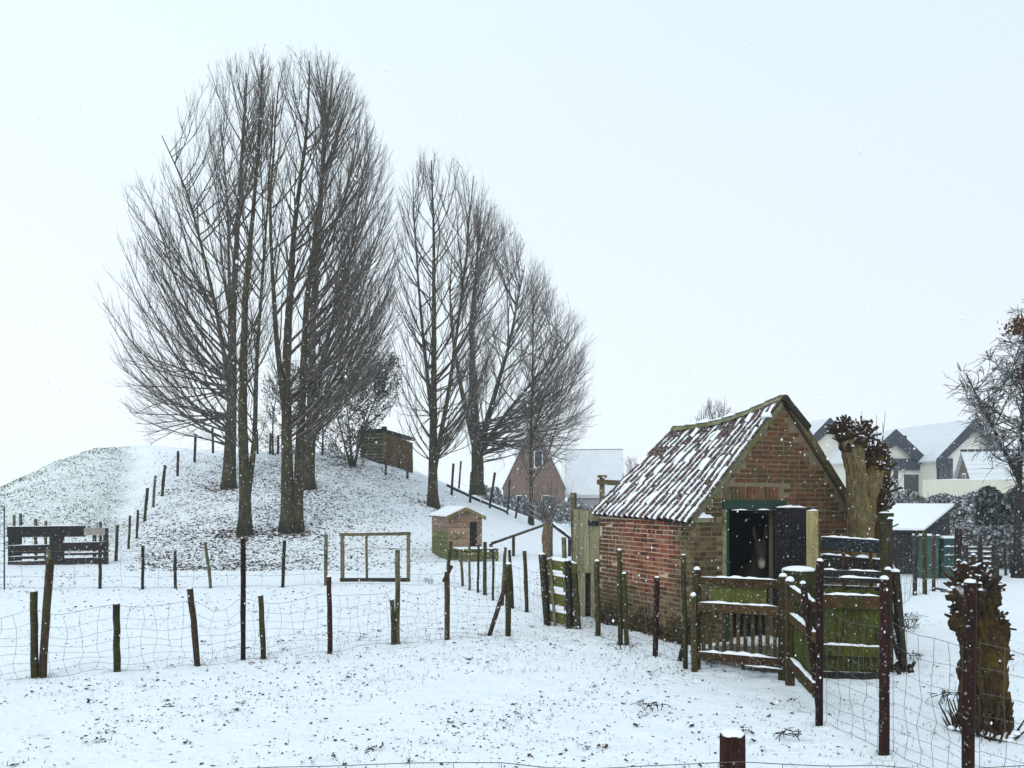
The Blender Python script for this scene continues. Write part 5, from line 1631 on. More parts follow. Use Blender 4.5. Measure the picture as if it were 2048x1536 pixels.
# black boards behind, across the back of the pen
BA, BB = at(1628, 1000, 11.5), at(1772, 1000, 11.0)
BA.z = gzf(BA.x, BA.y); BB.z = gzf(BB.x, BB.y)
bd = (BB - BA); bl = bd.length; bd.normalize(); bn = Vector((-bd.y, bd.x, 0))
brd = thing('board_fence', 'black wet boards with ragged snow along the back of the pen by the pollard', 'fence', BA)
def B_(a, b, z): return BA + bd * a + bn * b + UP * z
for (z, h, m, dz, sn) in ((1.57, .19, 'teal_plank', -.05, .03), (1.30, .20, 'dark_plank', -.06, .05), (1.08, .16, 'dark_plank', 0, 0), (0.85, .2, 'dark_plank', 0, 0), (0.6, .2, 'dark_plank', 0, 0), (0.33, .2, 'dark_plank', 0, 0)):
    o = MB().bar(B_(0.10, 0, z), B_(bl, 0, z + dz), 0.04, h, jit=.008).build('board', M[m], brd)
    if sn: MB().snow_strip(B_(0.1, 0, z + h / 2), B_(bl - .05, 0, z + h / 2 + dz), 0.05, sn, 0.05, gaps=.3).build('snow', M['snow'], o, sm=True)
for a in (0.42, 0.78):
    MB().bar(B_(a, -.035, 0.9), B_(a - .01, -.035, 1.50), 0.045, 0.025, up=bn).build('batten', M['gate_wood'], brd)
o = MB().bar(B_(-0.02, -0.02, -.1), B_(-0.02, -0.02, 2.05), 0.165, 0.035, up=bn, jit=.003).build('post', M['pale_board'], brd); o['label'] = 'tall pale yellow board post'
MB().snow_strip(B_(-.1, -.02, 2.05), B_(.06, -.02, 2.05), .04, .02, .04).build('snow_cap', M['snow'], o, sm=True)
bp = at(1770, 1000, 10.4); bp.z = gzf(bp.x, bp.y)
gpst = thing('corner_post', 'tall square mossy post with dark right face at the back of the pen', 'post', bp)
MB().box(bp + Vector((-.055, -.05, -.1)), Vector((.075, 0, 0)), Vector((0, .1, 0)), UP * 2.08).build('shaft', M['post_green'], gpst)
MB().box(bp + Vector((.022, -.045, -.1)), Vector((.06, 0, 0)), Vector((0, .09, 0)), UP * 2.05).build('slat', M['post_dark'], gpst)
MB().box(bp + Vector((-.075, -.07, 1.98)), Vector((.16, 0, 0)), Vector((0, .14, 0)), UP * .05).build('cap', M['post_green'], gpst)
MB().dome(bp + UP * 2.03, .075, .02, 8).build('snow_cap', M['snow'], gpst, sm=True)
# right return of the pen
SA, SB = hit(1800, 1343), at(1788, 1000, 11.4)
SB.z = gzf(SB.x, SB.y)
sd_ = (SB - SA); sll = sd_.length; sd_.normalize(); sn_ = Vector((-sd_.y, sd_.x, 0))
ret = thing('board_fence', 'dark leaning boards forming the right return of the pen', 'fence', SA)
for k in range(4):
    z = 0.25 + k * .3
    o = MB().bar(SA + UP * z + sn_ * .03, SB + UP * (z + .02) + sn_ * .03, .03, .2, jit=.006).build('board', M['dark_plank'], ret)
o = MB().bar(SA - UP * .1 + Vector((.06, 0, 0)), SA + UP * 1.28 + Vector((-.06, 0, 0)), .08, .08, jit=.006).build('post', M['post_dark'], ret)
MB().dome(SA + UP * 1.28 + Vector((-.06, 0, 0)), .06, .04).build('snow_cap', M['snow'], o, sm=True)
o = MB().bar(SA - UP * .1 + Vector((-.1, .05, 0)), SA + UP * 1.3 + Vector((-.13, .05, 0)), .05, .07, jit=.006).build('post', M['gate_wood'], ret)
MB().dome(SA + UP * 1.3 + Vector((-.13, .05, 0)), .05, .04).build('snow_cap', M['snow'], o, sm=True)
for k in range(9):
    b = SA + Vector((random.uniform(-.1, .15), random.uniform(-.12, .1), 0))
    MB().bar(b + UP * .0, b + Vector((random.uniform(-.15, .15), random.uniform(-.1, .1), random.uniform(.03, .14))), .03, .03).build('rubble', M['post_dark'], ret)
# mossy stump with a snow cap
mp = at(1598, 1000, 10.15); mp.z = gzf(mp.x, mp.y)
ms = thing('mossy_stump', 'round mossy stump with a thick flat snow cap behind the gate corner', 'stump', mp)
MB().tube([mp - UP * .1, mp + UP * .3, mp + UP * .8, mp + UP * 1.28], [.23, .21, .205, .21], 16, rough=.03).build('trunk', M['post_green'], ms, sm=True)
MB().dome(mp + UP * 1.278, .218, .055, 16, 4, wob=.03).build('snow_cap', M['snow'], ms, sm=True)

# ------------------------------------------------------------------ pollards
def lump(mb, c, r, seed, stretch=(1, 1, 1), nu=14, nv=10, amp=0.25):
    c = Vector(c); n0 = len(mb.v)
    for i in range(nv + 1):
        th = math.pi * i / nv
        for k in range(nu):
            ph = 2 * math.pi * k / nu
            d = Vector((math.sin(th) * math.cos(ph), math.sin(th) * math.sin(ph), math.cos(th)))
            rr = r * (1 + amp * mnoise.noise(d * 2.3 + Vector((seed, seed * 2, 0))) + amp * .6 * mnoise.noise(d * 6 + Vector((0, seed, seed))))
            mb.v.append((c.x + d.x * rr * stretch[0], c.y + d.y * rr * stretch[1], c.z + d.z * rr * stretch[2]))
    for i in range(nv):
        for k in range(nu):
            a = n0 + i * nu + k; b = n0 + i * nu + (k + 1) % nu
            mb.f.append((a, a + nu, b + nu, b))

def gnarly(mb, pts, rad, sides=16, amp=0.18, seed=0.0, sub=5, ridges=7):
    """limb with fluted uneven bark"""
    P_, R2 = [], []
    for i in range(len(pts) - 1):
        for k in range(sub):
            t = k / sub
            P_.append(Vector(pts[i]).lerp(Vector(pts[i + 1]), t)); R2.append(rad[i] * (1 - t) + rad[i + 1] * t)
    P_.append(Vector(pts[-1])); R2.append(rad[-1])
    n0 = len(mb.v)
    for i, p in enumerate(P_):
        d = (P_[min(i + 1, len(P_) - 1)] - P_[max(i - 1, 0)]).normalized()
        s, t_ = frame_for(d)
        if i and s.dot(ls) < 0: s, t_ = -s, -t_
        ls = s
        for k in range(sides):
            a = 2 * math.pi * k / sides
            q = Vector((math.cos(a), math.sin(a), 0))
            f = 1 + amp * mnoise.noise(Vector((q.x * 1.8, q.y * 1.8, i * 0.22 + seed))) + amp * 0.5 * math.sin(a * ridges + 3 * mnoise.noise(Vector((i * .2, seed, 1)))) + amp * .5 * mnoise.noise(Vector((q.x * 5, q.y * 5, i * .6 + seed)))
            mb.v.append(tuple(p + (s * q.x + t_ * q.y) * (R2[i] * f)))
    for i in range(len(P_) - 1):
        for k in range(sides):
            a = n0 + i * sides + k; b = n0 + i * sides + (k + 1) % sides
            mb.f.append((a, a + sides, b + sides, b))
    mb.f.append(tuple(n0 + (len(P_) - 1) * sides + k for k in reversed(range(sides))))

def stubs(mb, snowmb, c, r, n, l0, l1, r0, r1, upmin=-0.2, bias=0.6, flat_y=1.0):
    for _ in range(n):
        while True:
            d = Vector((random.gauss(0, 1), random.gauss(0, 1) * flat_y, random.gauss(0, 1) + bias)).normalized()
            if d.z > upmin: break
        p = Vector(c) + d * r * random.uniform(.7, 1.0)
        d2 = (d + Vector((0, 0, random.uniform(.2, .9))) + Vector((random.uniform(-.3, .3), random.uniform(-.3, .3), 0))).normalized()
        l = random.uniform(l0, l1); rr = random.uniform(r0, r1)
        e = p + d2 * l
        mb.tube([p - d * 0.03, p.lerp(e, .5) + Vector((random.uniform(-.01, .01), random.uniform(-.01, .01), .01)), e], [rr * 1.25, rr, rr * .85], 6, rough=.08)
        if random.random() < 0.5 and snowmb is not None:
            snowmb.dome(e - UP * .004, rr * 1.05, rr * .8, 6, 2)

# pollard beside the shed
YP = 12.35
KP = YP / 14.3
pb = at(1722, 1000, YP); pb.z = 0
pol = thing('pollard_tree', 'yellow lichened pollard willow with two knobbly heads beside the shed gable', 'tree', pb)
def W14(px, py, dy=0.0): return at(px, py, YP + dy)
mb = MB()
gnarly(mb, [pb - UP * .1, pb + UP * .7, W14(1722, 1070), W14(1718, 1000), W14(1713, 950), W14(1706, 900), W14(1702, 880)], [x * KP for x in [.30, .25, .225, .21, .17, .19, .22]], sides=28, seed=1.0, amp=.17, ridges=9)
gnarly(mb, [W14(1733, 1040, .05), W14(1738, 1000, .1), W14(1746, 960, .15), W14(1754, 925, .2)], [x * KP for x in [.16, .13, .15, .17]], sides=22, seed=5.0, amp=.2, ridges=7)
mb.build('trunk', M['pollard'], pol, sm=True)
mb = MB()
gnarly(mb, [W14(1757, 1090, .25), W14(1757, 1020, .25), W14(1762, 960, .25), W14(1762, 930, .25)], [x * KP for x in [.15, .13, .15, .17]], seed=8.0, amp=.2)
mb.build('side_stem', M['pollard_dark'], pol, sm=True)
st_, sn = MB(), MB()
for (px, py, dy, r, k, sdd) in ((1702, 892, 0, .20, 75, 1), (1722, 878, .1, .18, 60, 2), (1690, 868, -.05, .14, 50, 3), (1748, 918, .15, .17, 60, 4), (1758, 945, .2, .16, 50, 5), (1766, 985, .2, .13, 40, 6), (1764, 1020, .2, .12, 32, 7), (1762, 1060, .2, .12, 26, 8)):
    r *= KP
    hb = MB(); lump(hb, W14(px, py, dy), r, sdd * 3.1, (1, 1, .9))
    hb.build('head', M['pollard_dark'], pol, sm=True)
    stubs(st_, sn, W14(px, py, dy), r, k, .06, .24, .012, .028)
st_.build('cut_shoots', M['stub'], pol)['kind'] = 'stuff'
sn.build('snow', M['snow'], pol, sm=True)['kind'] = 'stuff'
wh = MB()
for px, py, ex, ey in ((1700, 860, 1690, 828), (1722, 850, 1724, 822), (1755, 900, 1753, 830), (1762, 900, 1771, 823), (1764, 905, 1765, 845), (1770, 1000, 1800, 930), (1775, 1010, 1812, 940), (1770, 1030, 1795, 985)):
    a, b = W14(px, py, .1), W14(ex, ey, .15)
    wh.tube([a, a.lerp(b, .5) + Vector((random.uniform(-.03, .03), 0, .02)), b], [.008, .006, .003], 4)
wh.build('shoots', M['twig'], pol)['kind'] = 'stuff'

# pollard stump at lower right
sb = hit(1968, 1462)
stp = thing('pollard_stump', 'gnarled pollard willow stump with snowy cut shoots behind the netting at lower right', 'stump', sb)
YS = sb.y
def WS(px, py, dy=0.0): return at(px, py, YS + dy)
mb = MB()
gnarly(mb, [sb - UP * .12, WS(1968, 1420), WS(1965, 1340), WS(1957, 1270), WS(1950, 1215), WS(1946, 1190)], [.225, .185, .17, .15, .15, .18], sides=40, seed=2.0, amp=.30, sub=10, ridges=9)
gnarly(mb, [WS(1985, 1400, -.03), WS(1988, 1330, -.03), WS(1984, 1270, -.05), WS(1982, 1250, -.05)], [.10, .10, .12, .13], sides=26, seed=6.0, amp=.34, sub=9, ridges=7)
lump(mb, WS(1946, 1195), .20, 4.0, (1.1, 1, .6), amp=.4)
lump(mb, WS(1983, 1255, -.05), .13, 9.0, amp=.4)
lump(mb, WS(1925, 1245, -.02), .11, 11.0, amp=.4)
mb.build('trunk', M['pollard_dark'], stp, sm=True)
st_, sn = MB(), MB()
stubs(st_, sn, WS(1946, 1185), .20, 75, .04, .17, .010, .026, -.1, .5)
for px, py, ex, ey in ((1985, 1215, 2000, 1165), (1975, 1205, 1993, 1180), (1925, 1200, 1900, 1180), (1930, 1210, 1905, 1175), (1918, 1195, 1893, 1188), (1955, 1190, 1960, 1150), (1940, 1190, 1943, 1152)):
    st_.tube([WS(px, py, -.05), WS(ex, ey, -.08)], [.034, .022], 7, rough=.1)
    sn.dome(WS(ex, ey, -.08) - UP * .004, .024, .02, 6, 2)
stubs(st_, sn, WS(1983, 1250, -.05), .12, 34, .03, .10, .008, .016, -.4, .3)
stubs(st_, sn, WS(1924, 1240, -.02), .10, 26, .03, .10, .008, .016, -.4, .3)
stubs(st_, sn, WS(1992, 1320, -.05), .10, 16, .03, .09, .007, .014, -.5, .2)
def bark_strips(mb, pts, rad, n, r0, r1, l0, l1):
    """loose plates and ribs of old bark lying along a trunk"""
    pts = [Vector(p) for p in pts]
    for _ in range(n):
        t = random.uniform(0, len(pts) - 1.001); i = int(t); f_ = t - i
        p = pts[i].lerp(pts[i + 1], f_); d = (pts[i + 1] - pts[i]).normalized()
        r = rad[i] * (1 - f_) + rad[i + 1] * f_
        a = random.uniform(0, 6.283)
        o = Vector((math.cos(a), math.sin(a), 0))
        l = random.uniform(l0, l1); rr = random.uniform(r0, r1)
        p0 = p + o * r * random.uniform(.93, 1.04); p2 = p0 + d * l + o * random.uniform(-.01, .03) + Vector((random.uniform(-.02, .02), random.uniform(-.02, .02), 0))
        mb.tube([p0 - d * .02, p0.lerp(p2, .5) + o * random.uniform(0, .012), p2], [rr * .6, rr, rr * .45], 5, rough=.25)
bs = MB()
bark_strips(bs, [sb, WS(1968, 1420), WS(1965, 1340), WS(1957, 1270), WS(1950, 1215)], [.225, .185, .17, .15, .15], 170, .008, .024, .06, .26)
bark_strips(bs, [WS(1985, 1400, -.03), WS(1988, 1330, -.03), WS(1984, 1270, -.05)], [.10, .10, .12], 60, .006, .016, .05, .18)
bs.build('bark_strips', M['pollard_dark'], stp)['kind'] = 'stuff'
bs = MB()
bark_strips(bs, [pb, pb + UP * .7, W14(1722, 1070), W14(1718, 1000), W14(1713, 950), W14(1706, 900)], [x * KP for x in (.30, .25, .225, .21, .17, .19)], 150, .006, .014, .08, .35)
bs.build('bark_strips', M['pollard'], pol)['kind'] = 'stuff'
for k in range(44):                                      # epicormic shoots and bark flakes round the foot
    a = random.uniform(0, 6.28); r = random.uniform(.17, .30)
    p = sb + Vector((math.cos(a) * r, math.sin(a) * r, -.02))
    st_.tube([p, p + Vector((math.cos(a) * .08 + random.uniform(-.04, .04), math.sin(a) * .08, random.uniform(.08, .32)))], [.012, .005], 5)
st_.build('cut_shoots', M['stub'], stp)['kind'] = 'stuff'
for _ in range(14):
    a = random.uniform(0, 6.28); r = random.uniform(.0, .14)
    c = WS(1946, 1178) + Vector((math.cos(a) * r, math.sin(a) * r, random.uniform(-.03, .02)))
    sn.dome(c, random.uniform(.03, .06), random.uniform(.02, .035), 8, 3)
for _ in range(16):
    a = random.uniform(3.0, 6.6); r = random.uniform(.19, .30)
    sn.dome(sb + Vector((math.cos(a) * r, math.sin(a) * r, random.uniform(-.01, .05))), random.uniform(.03, .06), .03, 7, 3)
sn.build('snow', M['snow'], stp, sm=True)['kind'] = 'stuff'

# little pollard with upright shoots behind the small gate
lp = at(1094, 1000, 17.5); lp.z = gzf(lp.x, lp.y)
lit = thing('pollard_tree', 'small brown willow stump with a fan of thin upright shoots behind the small gate', 'tree', lp)
def W17(px, py): return at(px, py, 17.5)
mb = MB()
gnarly(mb, [lp - UP * .1, lp + UP * .5, W17(1094, 1105), W17(1094, 1075), W17(1095, 1050), W17(1096, 1042)], [.12, .10, .095, .125, .085, .06], seed=3.0, amp=.1, ridges=4)
mb.build('trunk', mk_bark('orange_brown_bark', (0.10, 0.07, 0.045), (0.26, 0.19, 0.12), (0.25, 0.12, 0.04), 0.52, 0.66, 0.2, (12, 12, 3)), lit, sm=True)
P_, R2 = [], []
for k in range(60):
    x0 = random.uniform(1086, 1105); ex = 1095 + random.gauss(0, 26); ey = random.uniform(925, 1010)
    a, b = W17(x0, 1045 + random.uniform(-6, 6)), W17(ex, ey)
    a.y += random.uniform(-.08, .08); b.y += random.uniform(-.35, .35)
    m_ = a.lerp(b, .5) + Vector(((ex - 1095) * .003, 0, 0))
    P_.append([tuple(a), tuple(a.lerp(m_, .5)), tuple(m_), tuple(b)]); R2.append([.010, .008, .006, .003])
V, Q = tubes_np(np.array(P_), np.array(R2), 4)
np_obj('shoots', V, Q, M['twig'], lit)['kind'] = 'stuff'

# ------------------------------------------------------------------ small mossy gate and plank door left of the shed
MA, MBp = hit(1096, 1250), hit(1158, 1257)
sg = thing('small_gate', 'small mossy green gate of four wide boards with snow, left of the brick shed', 'gate', MA)
md_ = (MBp - MA); ml = md_.length; md_.normalize(); mn_ = Vector((-md_.y, md_.x, 0))
def S(a, b, z): return MA + md_ * a + mn_ * b + UP * z
o = MB().bar(S(0.0, 0, -.1), S(-0.12, 0, 1.24), .10, .10, up=mn_, jit=.005).build('post', M['post_green'], sg)
MB().dome(S(-.12, 0, 1.236), .06, .04).build('snow_cap', M['snow'], o, sm=True)
o = MB().bar(S(0.05, -.07, -.1), S(-0.05, -.07, 1.2), .055, .06, up=mn_, jit=.005).build('post', M['post_dark'], sg)
o = MB().bar(S(ml * .78, -.06, -.1), S(ml * .70, -.06, 1.16), .085, .08, up=mn_, jit=.005).build('post', M['post_dark'], sg)
MB().dome(S(ml * .70, -.06, 1.156), .055, .05).build('snow_cap', M['snow'], o, sm=True)
o = MB().bar(S(ml * .55, .08, -.1), S(ml * .44, .08, 1.55), .065, .06, up=mn_, jit=.004).build('stile', M['post_olive'], sg)
MB().bar(S(ml * .28, -.05, 0.0), S(ml * .12, -.05, 1.18), .045, .03, up=mn_, jit=.004).build('stile', M['post_olive'], sg)
MB().bar(S(ml + .02, -.05, -.1), S(ml - .06, -.05, .95), .09, .05, up=mn_, jit=.004).build('stile', M['post_green'], sg)
for z, h in ((1.08, .17), (.80, .19), (.48, .21), (.16, .2)):
    sh = -0.11 * z / 1.2
    o = MB().bar(S(sh + .04, 0.02, z), S(ml + sh * .5 + .0, 0.02, z - .05), .03, h, jit=.005).build('board', M['moss_board'], sg)
    MB().snow_strip(S(sh + .06, 0.02, z + h / 2), S(ml + sh * .5, 0.02, z + h / 2 - .05), .055, .07, .05).build('snow', M['snow'], o, sm=True)

DA = hit(1150, 1232); DBp = hit(1200, 1238)
pdoor = thing('plank_screen', 'tall grey green upright plank screen fixed beside the far end of the shed', 'screen', DA)
dd_ = (DBp - DA); dl = dd_.length; dd_.normalize(); dnn = Vector((-dd_.y, dd_.x, 0))
npk = 5
for k in range(npk):
    a = -.04 + k * (dl + .05) / npk
    o = MB().box(DA + dd_ * (a + .003) + dnn * random.uniform(0, .008) + UP * (0.85 + random.uniform(-.02, .02)), dd_ * ((dl + .05) / npk - .006), dnn * .03, UP * (1.17 + random.uniform(-.03, .03))).build('plank', M['grey_plank'], pdoor)
for k in (0, 1, 3, 4):
    a = -.02 + k * (dl + .02) / npk
    MB().box(DA + dd_ * (a + .004) + dnn * .035 - UP * .05, dd_ * ((dl + .02) / npk - .008), dnn * .03, UP * (1.0)).build('plank', M['grey_plank'], pdoor)
MB().box(DA + dd_ * .02 + dnn * .11 - UP * .05, dd_ * (dl - .02), dnn * .02, UP * 1.6).build('gap_shade_board', M['dark_plank'], pdoor)  # dark sheet added so the gap between the planks reads as shade
MB().bar(DA + dd_ * -.02 + dnn * .05 - UP * .1, DA + dd_ * -.06 + dnn * .05 + UP * 2.32, .09, .08, up=dnn).build('post', M['post_olive'], pdoor)
MB().box(DA + dd_ * (dl * .55) - dnn * .04 + UP * 1.72, dd_ * .2, dnn * .035, UP * .09).build('hinge_plate', M['teal_plank'], pdoor)
# post with crossbeam behind the roof
cb_ = at(1204, 1000, 18); cb_.z = gzf(cb_.x, cb_.y)
cr = thing('crossbeam_post', 'brown timber post carrying a level crossbeam behind the shed roof', 'post', cb_)
MB().bar(cb_ - UP * .1, cb_ + UP * 2.72, .11, .11, up=(0, 1, 0)).build('post', M['frame_wood'], cr)
MB().bar(cb_ + Vector((-.12, -.09, 2.62)), cb_ + Vector((1.6, .2, 2.55)), .07, .12).build('beam', M['frame_wood'], cr)
MB().bar(cb_ + Vector((1.5, .2, -.1)), cb_ + Vector((1.5, .2, 2.5)), .1, .1, up=(0, 1, 0)).build('post', M['frame_wood'], cr)
MB().box(cb_ + Vector((-.1, -.12, 2.72)), Vector((.2, 0, 0)), Vector((0, .2, 0)), UP * .06).build('cap', M['frame_wood'], cr)

# ------------------------------------------------------------------ hen house, frame, ramp
K = hit(897, 1121)
hen = thing('hen_house', 'small brown board hen house with snowy roof and dark doorway below the mound', 'hen house', K)
hf = Vector((1.0, 0.20, 0)).normalized()         # along the door front
hs = Vector((-0.36, 0.93, 0)).normalized()       # along the side wall, away
FW, SL, HE, HR = 1.24, 2.3, 1.60, 1.86
def HH(a, b, z): return K + hf * a + hs * b + UP * z
nb = 8
for k in range(nb):
    z0, z1 = k * HE / nb, (k + 1) * HE / nb - .012
    m = 'hen_low' if k < 5 else 'hen_plank'
    MB().box(HH(0, 0.03, z0), hs * (SL - .03), hf * .03, UP * (z1 - z0)).build('plank', M['hen_low' if k < 5 else 'hen_plank'], hen)
    m2 = 'hen_low' if k < 2 else 'hen_plank'
    if 2 <= k <= 6:
        MB().box(HH(0.0, 0, z0), hf * .78, hs * .028, UP * (z1 - z0)).build('plank', M[m2], hen)
        MB().box(HH(1.05, 0, z0), hf * (FW - 1.05), hs * .028, UP * (z1 - z0)).build('plank', M[m2], hen)
    else:
        MB().box(HH(0.0, 0, z0), hf * FW, hs * .028, UP * (z1 - z0)).build('plank', M[m2], hen)
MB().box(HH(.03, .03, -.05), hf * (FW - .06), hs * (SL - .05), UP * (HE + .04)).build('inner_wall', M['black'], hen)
MB().prism([HH(0, .005, HE - .012), HH(FW, .005, HE - .012), HH(FW / 2, .005, HR)], hs * SL).build('gable', M['hen_plank'], hen)
for s in (-1, 1):
    a0 = FW / 2 + s * (FW / 2 + .10)
    zl = HE - .05
    rf = MB().prism([HH(a0, -.12, zl), HH(a0, -.12, zl + .05), HH(FW / 2, -.12, HR + .07), HH(FW / 2, -.12, HR + .02)], hs * (SL + .22)).build('roof', M['frame_wood'], hen)
    MB().prism([HH(a0, -.02, zl + .053), HH(a0, -.02, zl + .085), HH(FW / 2, -.02, HR + .115), HH(FW / 2, -.02, HR + .073)], hs * (SL + .1)).build('snow', M['snow'], rf)
    MB().prism([HH(a0, -.15, zl - .09), HH(a0, -.15, zl + .055), HH(FW / 2, -.15, HR + .08), HH(FW / 2, -.15, HR - .05)], hs * .027).build('bargeboard', M['frame_wood'], hen)
dk_ = MB().box(HH(0.15, -.75, .40), hf * 1.45, hs * .74, UP * .05).build('deck', M['hen_low'], hen)
MB().box(HH(0.17, -.73, .452), hf * 1.25, hs * .68, UP * .045).build('snow', M['snow'], dk_)
for a in (.17, .55, .95, 1.5):
    MB().box(HH(a, -.74, -.08), hf * .07, hs * .07, UP * .475).build('leg', M['hen_low'], hen)
for z in (.08, .22):
    MB().box(HH(.16, -.765, z), hf * 1.43, hs * .022, UP * .12).build('skirt_board', M['hen_low'], hen)
# timber frame
FA, FB = hit(685, 1163), hit(817, 1163)
fr = thing('timber_frame', 'empty rectangular timber frame standing upright in the snow before the mound', 'frame', FA)
fd = (FB - FA); fl = fd.length; fd.normalize()
fh = 1.27
for a, nm in ((0, 'post'), (fl, 'post')):
    MB().bar(FA + fd * a - UP * .08, FA + fd * a + UP * fh, .09, .09, up=(0, 1, 0), jit=.004).build('post', M['frame_wood'], fr)
MB().bar(FA + fd * (fl * .37) - UP * .02, FA + fd * (fl * .36) + UP * (fh - .05), .06, .06, up=(0, 1, 0), jit=.004).build('mullion', M['frame_wood'], fr)
o = MB().bar(FA - fd * .08 + UP * fh, FB + fd * .06 + UP * (fh + .02), .09, .085, jit=.004).build('top_rail', M['frame_wood'], fr)
MB().snow_strip(FA - fd * .06 + UP * (fh + .042), FB + fd * .05 + UP * (fh + .062), .07, .012).build('snow', M['snow'], o, sm=True)
o = MB().bar(FA - fd * .06 + UP * .05, FB + fd * .04 + UP * .05, .1, .09, jit=.004).build('bottom_rail', M['post_dark'], fr)
MB().bar(FA + fd * (fl * .37) + UP * .92, FA + fd * fl + UP * .86, .012, .012).build('wire', M['wire'], fr)
# climbing ramp
yr = 30.0
rp = thing('climbing_ramp', 'low timber ramp of poles rising to a peak behind the small willow', 'ramp', hit(1027, 1106))
def RP(px, py, dy=0.0): return at(px, py, yr + dy)
a, b, c = RP(982, 1088), RP(1100, 1046), RP(1148, 1082)
for dy in (0, .5):
    o = MB().bar(a + Vector((0, dy, 0)), b + Vector((0, dy, 0)), .08, .09).build('pole', M['post_dark'], rp)
    MB().snow_strip(a + Vector((0, dy, .045)), b + Vector((0, dy, .045)), .07, .02).build('snow', M['snow'], o, sm=True)
    o = MB().bar(b + Vector((0, dy, 0)), c + Vector((0, dy, 0)), .1, .12).build('pole', M['post_dark'], rp)
    MB().snow_strip(b + Vector((0, dy, .06)), c + Vector((0, dy, .06)), .12, .1).build('snow', M['snow'], o, sm=True)
o = MB().bar(b + Vector((0.0, .25, .05)), c + Vector((0, .25, .05)), .55, .05).build('deck', M['dark_plank'], rp)
for p in (RP(1027, 1072), RP(1103, 1048), RP(1140, 1078)):
    g_ = gzf(p.x, p.y)
    MB().bar(Vector((p.x, p.y + .25, g_ - .08)), Vector((p.x, p.y + .25, p.z)), .12, .12, up=(0, 1, 0)).build('leg', M['post_dark'], rp)
g_ = Vector((a.x, a.y, gzf(a.x, a.y) - .05))
MB().bar(g_, a, .14, .14, up=(0, 1, 0)).build('leg', M['post_dark'], rp)
# dark beams lying on the slope
for (x0, y0, x1, y1, lab) in ((893, 972, 960, 1004, 'dark fallen beam lying on the mound slope, upper of two'), (962, 1005, 1016, 1027, 'short dark fallen beam lying on the mound slope, lower of two')):
    a, b = hit(x0, y0, 20), hit(x1, y1, 20)
    o = MB().bar(a + UP * .05, b + UP * .06, .16, .16, jit=.02).build('fallen_beam', M['post_dark'], None)
    tag(o, lab, 'beam', 'beams lying on the mound', 'thing')
# pallet fence at the left
PA, PB = hit(6, 1129), hit(212, 1129)
pf = thing('pallet_fence', 'dark weathered pallet board fence at the left foot of the mound', 'fence', PA)
pdv = (PB - PA); pll = pdv.length; pdv.normalize(); pnv = Vector((-pdv.y, pdv.x, 0))
sc_ = PA.y / F
def PF(px, py, b=0.0): return PA + pdv * ((px - 6) * sc_) + pnv * b + UP * ((1129 - py) * sc_)
for (x0, x1, yt, yb, m) in ((14, 168, 1052, 1074, 'dark_plank'), (16, 96, 1090, 1107, 'dark_plank'), (124, 208, 1084, 1101, 'dark_plank'), (16, 92, 1112, 1118, 'dark_plank'), (126, 205, 1105, 1110, 'dark_plank'), (16, 92, 1122, 1134, 'dark_plank'), (126, 206, 1115, 1130, 'dark_plank')):
    a, b = PF(x0, (yt + yb) / 2 + 1), PF(x1, (yt + yb) / 2 - 1)
    o = MB().bar(a, b, .03, (yb - yt) * sc_, jit=.008).build('board', M[m], pf)
    MB().snow_strip(a + UP * ((yb - yt) * sc_ / 2), b + UP * ((yb - yt) * sc_ / 2), .05, .025, .15).build('snow', M['snow'], o, sm=True)
MB().bar(PF(166, 1063, -.03), PF(207, 1062, -.03), .03, 15 * sc_).build('board', M['pale_grey'], pf)['label'] = 'pale bare board'
for x0, x1 in ((15, 24), (25, 37), (96, 124), (181, 187), (202, 211)):
    MB().box(PF(x0, 1134, .02), pdv * ((x1 - x0) * sc_), pnv * .06, UP * (78 * sc_)).build('upright', M['dark_plank' if x0 != 202 else 'post_dark'], pf)
for x, yt in ((28, 1027), (58, 1038), (78, 1042), (187, 1044), (15, 1030)):
    b = PF(x, 1134, .35); t = PF(x, yt, .35)
    post_mesh(b, t, .045).build('post', M['post_olive'], pf, sm=True)
# green steel mesh gate at the edge
mgb = hit(4, 1180)
mg = thing('metal_gate', 'thin green steel mesh gate at the left picture edge', 'gate', mgb)
sg_ = mgb.y / F
def MG(px, py): return mgb + Vector(((px - 4) * sg_, (px - 4) * sg_ * .25, (1180 - py) * sg_))
MB().tube([MG(8, 1186), MG(8, 1013), MG(-100, 1013), MG(-100, 1186)], .018, 8).build('frame', M['green_metal'], mg, sm=True)
acc = []
for k in range(12):
    wire_tube(acc, [MG(8, 1020 + k * 13.5), MG(-46, 1020 + k * 13.5), MG(-100, 1020 + k * 13.5)], .004)
for k in range(16):
    wire_tube(acc, [MG(7 - k * 7, 1014), MG(7 - k * 7, 1100), MG(7 - k * 7, 1180)], .004)
build_wires(acc, 'mesh', 'green_metal', mg)
